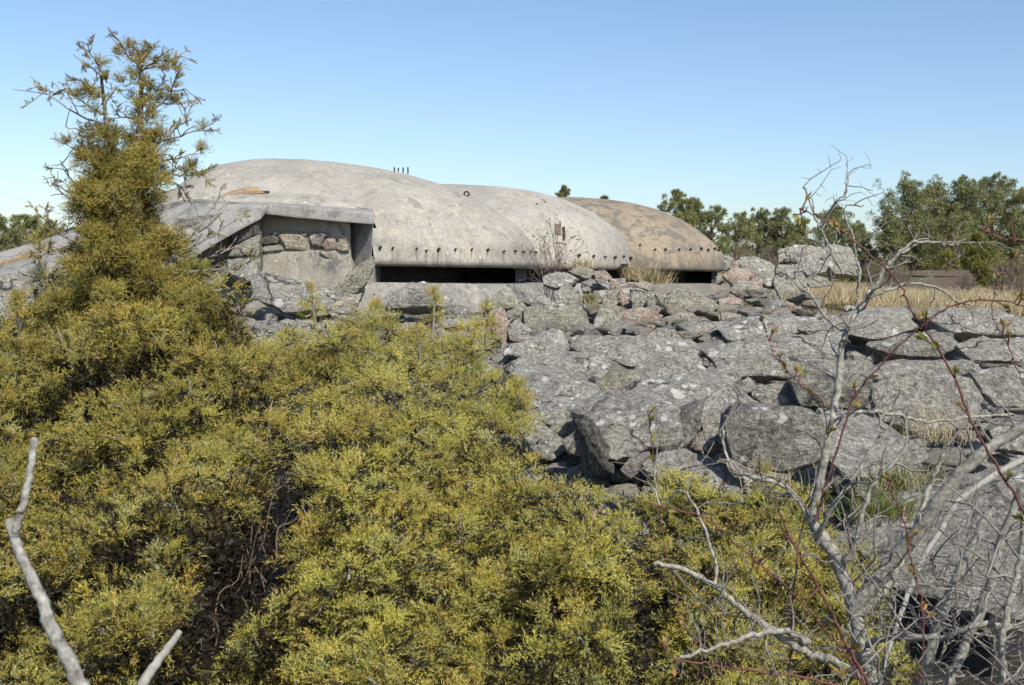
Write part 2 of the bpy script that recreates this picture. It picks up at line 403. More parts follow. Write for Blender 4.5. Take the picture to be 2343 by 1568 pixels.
class Dome:
    def __init__(s, cx, cy, ar, al, bf, bb, n, zv, H, q, seed, taper=.02, a0=.1):
        s.__dict__.update(a0=a0, bvh=None, cx=cx, cy=cy, ar=ar, al=al, bf=bf, bb=bb, n=n, zv=zv, H=H, q=q, seed=seed, taper=taper)
    def foot(s, th, k=1.0):
        c, sn = math.cos(th), math.sin(th)
        x = (s.ar if c > 0 else s.al) * math.copysign(abs(c) ** (2 / s.n), c)
        y = (s.bb if sn > 0 else s.bf) * math.copysign(abs(sn) ** (2 / s.n), sn)
        return s.cx + x * k, s.cy + y * k
    def profile(s):
        pr = [(.70, ZL + .10), (.80, ZL + .03), (.93, ZL + .012), (.975, ZL + .008), (.99, ZL + .025), (.998, ZL + .06), (1.0, ZL + .12), (1.0, ZL + .5 * s.zv), (1.0 - s.taper * .5, ZL + s.zv)]
        N = 34
        for i in range(1, N + 1):
            a = s.a0 + i / N * (math.pi / 2 - s.a0); s0 = math.sin(s.a0) ** (2 / s.q)
            k = (1.0 - s.taper * .5) * (math.cos(a) / math.cos(s.a0)) ** (2 / s.q)
            pr.append((max(k, 0.0), ZL + s.zv + s.H * (math.sin(a) ** (2 / s.q) - s0) / (1 - s0)))
        return pr
    def point(s, th, k, z):
        x, y = s.foot(th, k)
        w = 1.0 if z > ZL + .2 else .4
        p = Vector((x * .5, y * .5, z * .5 + s.seed))
        d = .07 * noise.noise(p) * w + .02 * noise.noise(p * 5) + .008 * noise.noise(p * 17)
        u = Vector((x - s.cx, y - s.cy, 0)); u = u.normalized() if u.length > .01 else Vector((0, 0, 0))
        return Vector((x, y, z)) + u * d * .6 + Vector((0, 0, d * .5 * w))
    def shell(s, name, mat, skip=None):
        pr = s.profile(); N = 224
        V = []; Fc = []
        for k, z in pr:
            for i in range(N):
                th = i / N * 2 * math.pi
                V.append(s.point(th, max(k, .001), z))
        for r in range(len(pr) - 1):
            for i in range(N):
                a, b, c, d = r * N + i, r * N + (i + 1) % N, (r + 1) * N + (i + 1) % N, (r + 1) * N + i
                if skip:
                    m = (V[a] + V[b] + V[c] + V[d]) / 4
                    if skip(m): continue
                Fc.append((a, b, c, d))
        me = mesh_py(name, V, Fc)
        s.bvh = BVHTree.FromPolygons([tuple(v) for v in V], Fc)
        return link_mesh(name, me, mat, bunker, sharp=50)
    def wall(s, name, mat, k, z0, z1, a0, a1, N=60):
        V = []; Fc = []
        for i in range(N + 1):
            th = math.radians(a0 + (a1 - a0) * i / N); x, y = s.foot(th, k)
            V += [(x, y, z0), (x, y, z1)]
        for i in range(N): Fc.append((2 * i, 2 * i + 2, 2 * i + 3, 2 * i + 1))
        return link_mesh(name, mesh_py(name, V, Fc), mat, bunker)
    def sill(s, name, mat, a0, a1, N=70):
        prof = [(.69, ZS - .3), (.69, ZS - .03), (1.015, ZS - .015), (1.03, ZS - .01), (1.04, ZS - .035), (1.075, ZS - .22), (1.12, ZS - .46), (1.18, ZS - .8), (1.18, ZS - 1.3)]
        V = []; Fc = []; m = len(prof)
        for i in range(N + 1):
            th = math.radians(a0 + (a1 - a0) * i / N)
            for k, z in prof:
                x, y = s.foot(th, 1.0); u = Vector((x - s.cx, y - s.cy, 0)); L = u.length
                q = Vector((s.cx, s.cy, 0)) + u * ((L - (1 - k) * s.bf) / L)
                w = .012 * noise.noise(Vector((q.x * 2, q.y * 2, z * 3)))
                V.append((q.x, q.y, z + w))
        for i in range(N):
            for j in range(m - 1):
                Fc.append((i * m + j, (i + 1) * m + j, (i + 1) * m + j + 1, i * m + j + 1))
        Fc.append(tuple(range(m))); Fc.append(tuple(N * m + j for j in range(m))[::-1])
        return link_mesh(name, mesh_py(name, V, Fc), mat, bunker, sharp=35)
    def hit(s, px, py, nrm=False):
        """where the view ray through a picture point meets this dome"""
        d = (P(px, py, 20.0) - CAM).normalized()
        loc, n, _, _ = s.bvh.ray_cast(CAM, d)
        if loc is None: return None
        if n.dot(d) > 0: n = -n
        return (loc, n) if nrm else loc

XC1 = P(640, 600, 29.0).x
d1 = Dome(XC1, 29.0, 6.62, 3.5, 5.0, 5.0, 2.6, .28, 2.32, 2.0, 1.0)
d1.al = 3.0
XC2 = P(1040, 600, 33.0).x
d2 = Dome(XC2, 33.0, 5.12, 4.6, 5.0, 5.0, 2.5, .35, 1.98, 2.25, 5.0, a0=.18)
XC3 = P(1310, 600, 36.5).x
d3 = Dome(XC3, 36.5, 4.72, 4.4, 4.6, 5.0, 2.6, .46, 1.80, 2.05, 9.0, a0=.34)

niche_x = P(848, 560, 24.3).x
niche_top = P(850, 500, 24.2).z
def project(m):
    d = m - CAM; w = d.dot(FW)
    return 1171 + F * d.dot(RT) / w, 784 - F * d.dot(UP) / w
STRIP_X = [-250, 0, 165, 430, 520, 632, 655]; STRIP_Y = [675, 603, 560, 472, 446, 430, 424]
def cut1(m):
    if m.y > 28.0: return False
    px, py = project(m)
    if px < 622: return py > float(np.interp(px, STRIP_X, STRIP_Y))
    return m.x < niche_x and m.z < niche_top + .1 and m.y < 26.5
o = d1.shell('dome_shell', M['concrete'], skip=cut1)
o['label'] = 'largest grey dome with the long dark slit'; d1.obj = o
def cut2(m):                       # the corner broken off at its right end
    if m.z > ZL + .42 or m.y > 33: return False
    px, py = project(m); return px > 1392 and py > 624 - (px - 1392) * .62 + 3 * noise.noise(m * 6)
d2.wall('broken_core', M['concrete_shade'], .86, ZS - .2, ZL + .5, 290, 380)  # inner wall behind the break, its shadow painted in as dark concrete
o = d2.shell('dome_shell', M['concrete_pale'], skip=cut2); d2.obj = o; o['label'] = 'grey dome behind the small bush'
o = d3.shell('dome_shell', M['concrete_tan']); o['label'] = 'tan weathered dome at the far right end'; d3.obj = o
d1.wall('slit_wall', M['concrete_shade'], .72, ZS - .3, ZL + .2, 200, 395)
d2.wall('slit_wall', M['concrete_shade'], .80, ZS - .6, ZL + .2, 170, 400)
d3.wall('slit_wall', M['concrete_shade'], .78, ZS - .6, ZL + .2, 170, 400)
d1.sill('sill', M['concrete'], 262, 352)
d2.sill('sill', M['concrete_dark'], 180, 355)
d3.sill('sill', M['concrete_tan'], 215, 356)
d3.wall('slit_end_wall', M['concrete_shade'], .95, ZS - .6, ZL + .1, 330, 400)
d1.wall('slit_end_wall', M['concrete_shade'], .95, ZS - .6, ZL + .1, 340, 400)
# end walls that close the slits
def box(name, a, b, mat, parent, bev=.02, rz=0, rough=0.0):
    bm = bmesh.new(); bmesh.ops.create_cube(bm, size=1)
    c = [(a[i] + b[i]) / 2 for i in range(3)]; d = [abs(b[i] - a[i]) for i in range(3)]
    for v in bm.verts: v.co = Vector((v.co.x * d[0], v.co.y * d[1], v.co.z * d[2]))
    if bev: bmesh.ops.bevel(bm, geom=bm.edges[:], offset=bev, segments=2, affect='EDGES', profile=.6)
    if rough:
        bmesh.ops.subdivide_edges(bm, edges=bm.edges[:], cuts=5, use_grid_fill=True)
        for v in bm.verts:
            v.co += Vector((noise.noise(v.co * 3 + Vector(c)), noise.noise(v.co * 3 + Vector(c) + Vector((9, 0, 0))), noise.noise(v.co * 3 + Vector(c) + Vector((0, 9, 0))))) * rough
    R = Matrix.Rotation(rz, 4, 'Z')
    for v in bm.verts: v.co = R @ v.co + Vector(c)
    me = bpy.data.meshes.new(name); bm.to_mesh(me); bm.free()
    return link_mesh(name, me, mat, parent, sharp=40)

# hull from points with thickness: used for slabs and rocks
def hull_mesh(name, pts, origin, bevel=.03, cuts=2, amp=.02, freq=2.2, seed=0.0, sharp=32):
    bm = bmesh.new()
    for p in pts: bm.verts.new(Vector(p) - origin)
    r = bmesh.ops.convex_hull(bm, input=bm.verts[:])
    junk = [g for g in r['geom_interior'] + r['geom_unused'] if isinstance(g, bmesh.types.BMVert)]
    junk = list({v for v in junk if v.is_valid})
    if junk: bmesh.ops.delete(bm, geom=junk, context='VERTS')
    bmesh.ops.dissolve_limit(bm, angle_limit=math.radians(8), verts=bm.verts[:], edges=bm.edges[:])
    if bevel:
        bmesh.ops.bevel(bm, geom=bm.edges[:], offset=bevel, segments=2, affect='EDGES', profile=.55, clamp_overlap=True)
    bmesh.ops.triangulate(bm, faces=bm.faces[:])
    # split long edges so that the surface can be roughened
    for _ in range(cuts):
        L = max((e.calc_length() for e in bm.edges), default=0)
        tgt = L * .42
        es = [e for e in bm.edges if e.calc_length() > tgt]
        bmesh.ops.subdivide_edges(bm, edges=es, cuts=1)
        bmesh.ops.triangulate(bm, faces=bm.faces[:])
    bm.normal_update()
    off = Vector((seed * 3.7, seed * 1.3, seed * 7.1))
    for v in bm.verts:
        q = v.co * freq + off
        n1 = noise.noise(q); n2 = noise.noise(q * 2.7); n3 = noise.noise(q * 7)
        ridge = 1 - abs(noise.noise(q * 1.4 + Vector((5, 5, 5)))) * 2
        v.co += v.normal * amp * (n1 * .8 + n2 * .55 + n3 * .42 + ridge * .4)
    me = bpy.data.meshes.new(name); bm.to_mesh(me); bm.free()
    return me

# canopy over the niche: front fascia slab, hip plane on its left, flat roof behind
def slab_from(name, top, thick, mat, parent, rough=.012):
    """closed slab: top polygon (3-D points) extruded downwards"""
    bm = bmesh.new()
    vs = [bm.verts.new(p) for p in top]; f = bm.faces.new(vs)
    r = bmesh.ops.extrude_face_region(bm, geom=[f])
    for v in r['geom']:
        if isinstance(v, bmesh.types.BMVert): v.co.z -= thick
    bmesh.ops.recalc_face_normals(bm, faces=bm.faces[:])
    bmesh.ops.bevel(bm, geom=bm.edges[:], offset=.035, segments=2, affect='EDGES', profile=.6)
    bmesh.ops.triangulate(bm, faces=bm.faces[:])
    for _ in range(4):
        L = max(e.calc_length() for e in bm.edges)
        es = [e for e in bm.edges if e.calc_length() > max(.12, L * .45)]
        bmesh.ops.subdivide_edges(bm, edges=es, cuts=1); bmesh.ops.triangulate(bm, faces=bm.faces[:])
    for v in bm.verts:
        v.co += Vector((noise.noise(v.co * 2.3), noise.noise(v.co * 2.3 + Vector((7, 1, 3))), noise.noise(v.co * 2.3 + Vector((1, 8, 3))))) * rough
    me = bpy.data.meshes.new(name); bm.to_mesh(me); bm.free()
    return link_mesh(name, me, mat, parent, sharp=35)

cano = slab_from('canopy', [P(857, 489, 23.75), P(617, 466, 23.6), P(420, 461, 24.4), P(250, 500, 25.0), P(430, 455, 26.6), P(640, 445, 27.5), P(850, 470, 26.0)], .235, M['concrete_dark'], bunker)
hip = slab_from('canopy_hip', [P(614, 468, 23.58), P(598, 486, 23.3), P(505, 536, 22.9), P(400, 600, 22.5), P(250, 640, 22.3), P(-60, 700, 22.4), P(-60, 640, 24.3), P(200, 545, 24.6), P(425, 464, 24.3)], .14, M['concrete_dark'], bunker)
# long sloping roof running down to the left, its torn brown edge
def strip_mesh(name, rows, mat, parent, rough=.02):
    n = len(rows[0]); V = []; Fc = []
    for r in rows:
        for p in r:
            p = Vector(p); V.append(p + Vector((0, 0, noise.noise(p * .8) * rough * 2 + noise.noise(p * 4) * rough * .5)))
    for i in range(len(rows) - 1):
        for j in range(n - 1): Fc.append((i * n + j, i * n + j + 1, (i + 1) * n + j + 1, (i + 1) * n + j))
    return link_mesh(name, fix_normals(mesh_py(name, V, Fc)), mat, parent, sharp=60)
crest = smooth_line([P(610, 372, 29.0), P(560, 384, 28.9), P(430, 428, 28.6), P(165, 523, 27.6), P(0, 580, 27.0), P(-250, 665, 26.2)], 8)
crest = [c + Vector((0, 0, -.05)) for c in crest]
def on1(px, dflt):
    py = float(np.interp(px, STRIP_X, STRIP_Y)); h = d1.hit(px, py); return h if h else P(px, py, dflt)
edge = smooth_line([on1(655, 26.0), on1(600, 26.0), on1(500, 26.2), P(165, 560, 25.9), P(0, 603, 25.5), P(-250, 675, 25.0)], 8)
rows = []
for t in (-.9, -.6, -.3, -.12, 0, .12, .25, .4, .55, .7, .85, 1.0):
    r = []
    for ci, (a, b) in enumerate(zip(crest, edge)):
        if t >= 0:
            p = a.lerp(b, t); p.z += .10 * math.sin(t * math.pi) * (a - b).length * min(1, max(0, ci - 10) / 10)
        else:
            p = a + (a - b) * (-t) * 1.6; p.z = a.z - (t * t) * 1.6
        r.append(p)
    rows.append(r)
rows.append([b + Vector((0, .02, -.10)) for b in edge]); rows.append([b + Vector((0, 1.5, -1.2)) for b in edge])
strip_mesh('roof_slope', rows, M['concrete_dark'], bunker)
er = [[], [], [], [], []]
for i, b in enumerate(edge):
    w = .05 * noise.noise(Vector((i * .9, 0, 0)))
    b = b + Vector((0, .12, -.06)) * max(0, 1 - i / 9.0)
    er[0].append(b + Vector((0, .22, .10 + w * .2))); er[1].append(b + Vector((0, .02, .025 + w * .3))); er[2].append(b + Vector((0, -.06 + w, -.01 + w * .4))); er[3].append(b + Vector((0, -.05 + w, -.065 + w * .5))); er[4].append(b + Vector((0, .15, -.10)))
strip_mesh('broken_edge', er, M['edge_brown'], bunker, .008)
# lower roof between the torn edge and the canopy
rows = []
low = smooth_line([P(860, 486, 24.4), P(610, 462, 24.0), P(430, 462, 24.3), P(165, 560, 24.3), P(0, 625, 24.2), P(-250, 720, 24.2)], 8)
for t in np.linspace(0, 1, 8):
    rows.append([a.lerp(b, t) + Vector((0, (1 - t) * .06, -(1 - t) * .07 + .05 * math.sin(t * 3.14) - max(0, t - .6) * .3)) for a, b in zip(edge, low)])
strip_mesh('lower_roof', rows, M['concrete'], bunker)

# niche: mortar wall with exposed stones, side wall, dark upper wall
def wall_poly(name, pts, mat, thick=.25, rough=.02):
    """wall panel: outline polygon facing the viewer, extruded backwards"""
    bm = bmesh.new(); vs = [bm.verts.new(p) for p in pts]; f = bm.faces.new(vs)
    r = bmesh.ops.extrude_face_region(bm, geom=[f])
    for v in r['geom']:
        if isinstance(v, bmesh.types.BMVert): v.co.y += thick
    bmesh.ops.recalc_face_normals(bm, faces=bm.faces[:])
    bmesh.ops.bevel(bm, geom=bm.edges[:], offset=.03, segments=2, affect='EDGES')
    bmesh.ops.triangulate(bm, faces=bm.faces[:])
    for _ in range(4):
        L = max(e.calc_length() for e in bm.edges)
        es = [e for e in bm.edges if e.calc_length() > max(.09, L * .45)]
        bmesh.ops.subdivide_edges(bm, edges=es, cuts=1); bmesh.ops.triangulate(bm, faces=bm.faces[:])
    for v in bm.verts:
        v.co += Vector((noise.noise(v.co * 4), noise.noise(v.co * 3 + Vector((7, 1, 3))) * 1.8, noise.noise(v.co * 4 + Vector((1, 8, 3))))) * rough
    me = bpy.data.meshes.new(name); bm.to_mesh(me); bm.free()
    return link_mesh(name, me, mat, bunker, sharp=40)
mort = wall_poly('mortar_wall', crop('2', []) or [P(*q) for q in [(588, 572, 24.05), (640, 574, 24.0), (700, 572, 24.0), (770, 570, 24.0), (796, 578, 24.05), (806, 605, 24.05), (800, 678, 23.95), (600, 690, 23.9), (592, 640, 24.0)]], M['mortar'], .9)
wall_poly('niche_back', [P(*q) for q in [(560, 480, 24.1), (800, 485, 24.1), (800, 650, 24.1), (560, 650, 24.1)]], M['mortar'], .3)
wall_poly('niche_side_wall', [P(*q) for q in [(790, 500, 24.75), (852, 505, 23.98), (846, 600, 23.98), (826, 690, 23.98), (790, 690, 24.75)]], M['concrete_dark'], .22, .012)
wall_poly('slit_end_wall', [P(*q) for q in [(828, 600, 24.25), (856, 604, 24.25), (856, 690, 24.25), (828, 690, 24.25)]], M['concrete'], 1.2, .01)
wall_poly('dark_side_wall', [P(*q) for q in [(400, 500, 23.4), (592, 482, 23.7), (594, 650, 23.7), (400, 660, 23.4)]], M['rock_dark'], .5, .03)
def stone_part(name, c, pts, Y, mat, parent, thick=.2):
    q = crop(c, pts); v = [P(a, b, Y) for a, b in q]
    cen = sum(v, Vector()) / len(v); v = [cen + (p - cen) * 1.14 for p in v]
    hp = [p + Vector((0, .05, 0)) for p in v] + [p.lerp(cen, .3) + Vector((random.uniform(-.03, .03), random.uniform(-.06, 0), 0)) for p in v] + [p.lerp(cen, .1) + Vector((0, thick, 0)) for p in v]
    me = hull_mesh(name, hp, cen, .015, 2, .012, 5, random.random() * 9)
    o = link_mesh(name, me, mat, sharp=35); o.location = cen
    adopt(o, parent)
    return o
for pts, mk in (([(660, 830), (710, 780), (800, 760), (830, 790), (820, 830), (740, 850)], 'rock_slate'),
                ([(830, 760), (900, 735), (1040, 740), (1080, 800), (1080, 880), (900, 890), (870, 830)], 'rock_cream'),
                ([(1090, 790), (1130, 740), (1240, 745), (1220, 800), (1180, 860), (1120, 850)], 'rock_grey'),
                ([(1200, 850), (1250, 790), (1310, 800), (1310, 880), (1240, 900)], 'rock_pink'),
                ([(1320, 880), (1360, 790), (1400, 790), (1430, 850), (1420, 900), (1350, 905)], 'rock_cream'),
                ([(980, 770), (1000, 740), (1080, 735), (1070, 775)], 'rock_grey'),
                ([(660, 900), (720, 850), (860, 850), (880, 890), (780, 915)], 'rock_grey'),
                ([(1130, 770), (1150, 738), (1250, 742), (1255, 768), (1190, 785)], 'rock_dark'), ([(770, 745), (800, 728), (850, 732), (850, 752), (790, 760)], 'rock_cream'),
                ([(1180, 905), (1215, 900), (1270, 955), (1240, 960)], 'rock_dark')):
    stone_part('stone', '2', pts, 23.98, M[mk], mort)
for pts, mk in (([(420, 935), (470, 860), (560, 800), (650, 770), (652, 945), (540, 950)], 'rock_grey'),
                ([(430, 760), (530, 690), (645, 640), (650, 755), (560, 790), (470, 850)], 'rock_slate')):
    stone_part('stone', '2', pts, 23.35, M[mk], bunker)

# iron bolts along the dome rims
def bolt(dome, px, py, size=.035, slant=0):
    h = dome.hit(px, py, True)
    if h is None: return
    p, n = h
    size *= random.uniform(.65, 1.2)
    d = (n + Vector((random.gauss(0, .15), 0, random.uniform(-.5, .1)))).normalized()
    bm = bmesh.new()
    bmesh.ops.create_cone(bm, cap_ends=True, segments=7, radius1=size * .8, radius2=size * .55, depth=.09)
    bmesh.ops.create_icosphere(bm, subdivisions=1, radius=size * 1.1, matrix=Matrix.Translation((0, 0, .03)))
    q = d.to_track_quat('Z', 'Y').to_matrix().to_4x4()
    for v in bm.verts: v.co = q @ v.co + p + d * .02
    me = bpy.data.meshes.new('iron_bolt'); bm.to_mesh(me); bm.free()
    link_mesh('iron_bolt', me, M['rust'], dome.obj)
    # rust run below the bolt: a thin film lying on the concrete
    L = random.uniform(8, 30); w0 = random.uniform(1.2, 3.0); rows = []
    for k in range(7):
        f = k / 6; w = w0 * (1.2 - f) * random.uniform(.6, 1.3); x = px + random.uniform(-.8, .8)
        a, b = dome.hit(x - w, py - 2 + L * f, True), dome.hit(x + w, py - 2 + L * f, True)
        if a is None or b is None or a[0].y > p.y + .4 or b[0].y > p.y + .4 or min(a[0].z, b[0].z) < ZL + .02: break
        rows.append((a[0] + a[1] * .006, b[0] + b[1] * .006))
    if len(rows) > 2:
        V = [q for r in rows for q in r]; Fc = [(2 * k, 2 * k + 1, 2 * k + 3, 2 * k + 2) for k in range(len(rows) - 1)]
        link_mesh('rust_stain', mesh_py('rust_stain', V, Fc), M['stain'], dome.obj)
for u, v in ((190, 190), (350, 195), (655, 205), (770, 232), (925, 218), (1138, 215), (1345, 215), (1545, 225), (1748, 240), (1890, 236), (1995, 242), (2092, 250), (2142, 252), (2196, 258)):
    bolt(d1, 834.7 + u * .1807, 532.3 + v * .1807, .033)
for u, v in ((548, 345), (708, 350), (836, 358), (942, 368), (1040, 352)):
    bolt(d2, 1209.7 + u * .2065, 514.1 + v * .2065, .04)
for u, v in ((1230, 230), (1390, 280), (1508, 285), (1655, 282), (1782, 278), (1897, 270), (1975, 285), (2048, 275), (2086, 285)):
    bolt(d3, 1209.7 + u * .2065, 514.1 + v * .2065, .042)
# lifting ring, rusty plate, pins on the crown, roof hatch lip
p = d1.hit(1067, 449)
if p:
    bm = bmesh.new(); R_, r_ = .055, .02
    for i in range(16):
        for j in range(6):
            a, b = i / 16 * 6.2832, j / 6 * 6.2832
            bm.verts.new(((R_ + r_ * math.cos(b)) * math.cos(a), r_ * math.sin(b), (R_ + r_ * math.cos(b)) * math.sin(a)))
    bm.verts.ensure_lookup_table()
    for i in range(16):
        for j in range(6):
            bm.faces.new([bm.verts[i * 6 + j], bm.verts[((i + 1) % 16) * 6 + j], bm.verts[((i + 1) % 16) * 6 + (j + 1) % 6], bm.verts[i * 6 + (j + 1) % 6]])
    for v in bm.verts: v.co += p + Vector((0, -.02, .05))
    me = bpy.data.meshes.new('lifting_ring'); bm.to_mesh(me); bm.free()
    link_mesh('lifting_ring', me, M['rust'], d1.obj)
def plate_on(dome, quad, name, mat, off=.012):
    ps = [dome.hit(*q) for q in quad]
    if any(x is None for x in ps): return
    c = sum(ps, Vector()) / len(ps); n = (ps[1] - ps[0]).cross(ps[-1] - ps[0]).normalized()
    if n.y > 0: n = -n
    V = [x + n * off for x in ps] + [x - n * .05 for x in ps]; k = len(ps)
    Fc = [tuple(range(k)), tuple(range(2 * k - 1, k - 1, -1))] + [(i, i + k, (i + 1) % k + k, (i + 1) % k) for i in range(k)]
    link_mesh(name, fix_normals(mesh_py(name, V, Fc)), mat, dome.obj, smooth=False)
plate_on(d2, [(1269, 514), (1283, 515), (1283, 540), (1269, 537)], 'rusty_plate', M['rust_bright'], .03)
plate_on(d2, [(1285, 522), (1291, 520), (1292, 549), (1286, 552)], 'rusty_plate', M['rust'], .035)
for x, y0, y1 in ((902, 383, 389), (911, 385, 389), (922, 384, 392), (933, 383, 394)):
    a = P(x, y1 + 4, 28.2); b = P(x, y0, 28.2); t = Tubes(6); t.add([a, b], [.02, .02]); t.add([b, b + Vector((0, 0, .005))], [.02, .001]); t.build('iron_pin', M['dark_metal'], bunker)
print('BUNKER OK')

# ------------------------------------------------------------------ rocks
NROCK = [0]
def rock(c, pts, Y, label, mat='rock_grey', lean=.7, thick=None, name='boulder', bulge=.17, bevel=None, cat='rock', rough=1.0):
    NROCK[0] += 1
    rr = random.Random(NROCK[0] * 17 + 3)
    q = crop(c, pts)
    base = [P(a[0], a[1], Y) for a in q]
    zmin = min(p.z for p in base)
    v = []
    for a, p in zip(q, base):
        dy = lean * (p.z - zmin) if len(a) < 3 else a[2]
        v.append(P(a[0], a[1], Y + dy))
    cen = sum(v, Vector()) / len(v)
    size = max((p - cen).length for p in v)
    if thick is None: thick = size * .8
    hp = list(v)
    for _ in range(5):                                  # facets that bulge towards the viewer
        w = [rr.random() ** 1.6 for _ in v]; s = sum(w)
        p = sum((a * (b / s) for a, b in zip(v, w)), Vector())
        hp.append(p + Vector((0, -bulge * size * rr.uniform(.3, 1.0), bulge * size * rr.uniform(0, .7))))
    for p in v:                                         # hidden back
        b = p.lerp(cen, .22) + Vector((rr.uniform(-.1, .1) * size, thick * rr.uniform(.7, 1.1), -abs(rr.gauss(0, .12)) * size))
        hp.append(b)
    low = min(p.z for p in v)
    for k in range(3):
        hp.append(Vector((cen.x + rr.uniform(-.5, .5) * size, cen.y + rr.uniform(.1, .8) * thick, low - .12 * size)))
    me = hull_mesh(name, hp, cen, (bevel if bevel is not None else .022) * size, 4 if size > 1.3 else 3, .065 * size * rough, 2.1 / size, rr.random() * 9)
    o = link_mesh(name, me, M[mat], sharp=30); o.location = cen
    tag(o, label, cat, 'boulders of the rubble field')
    return o

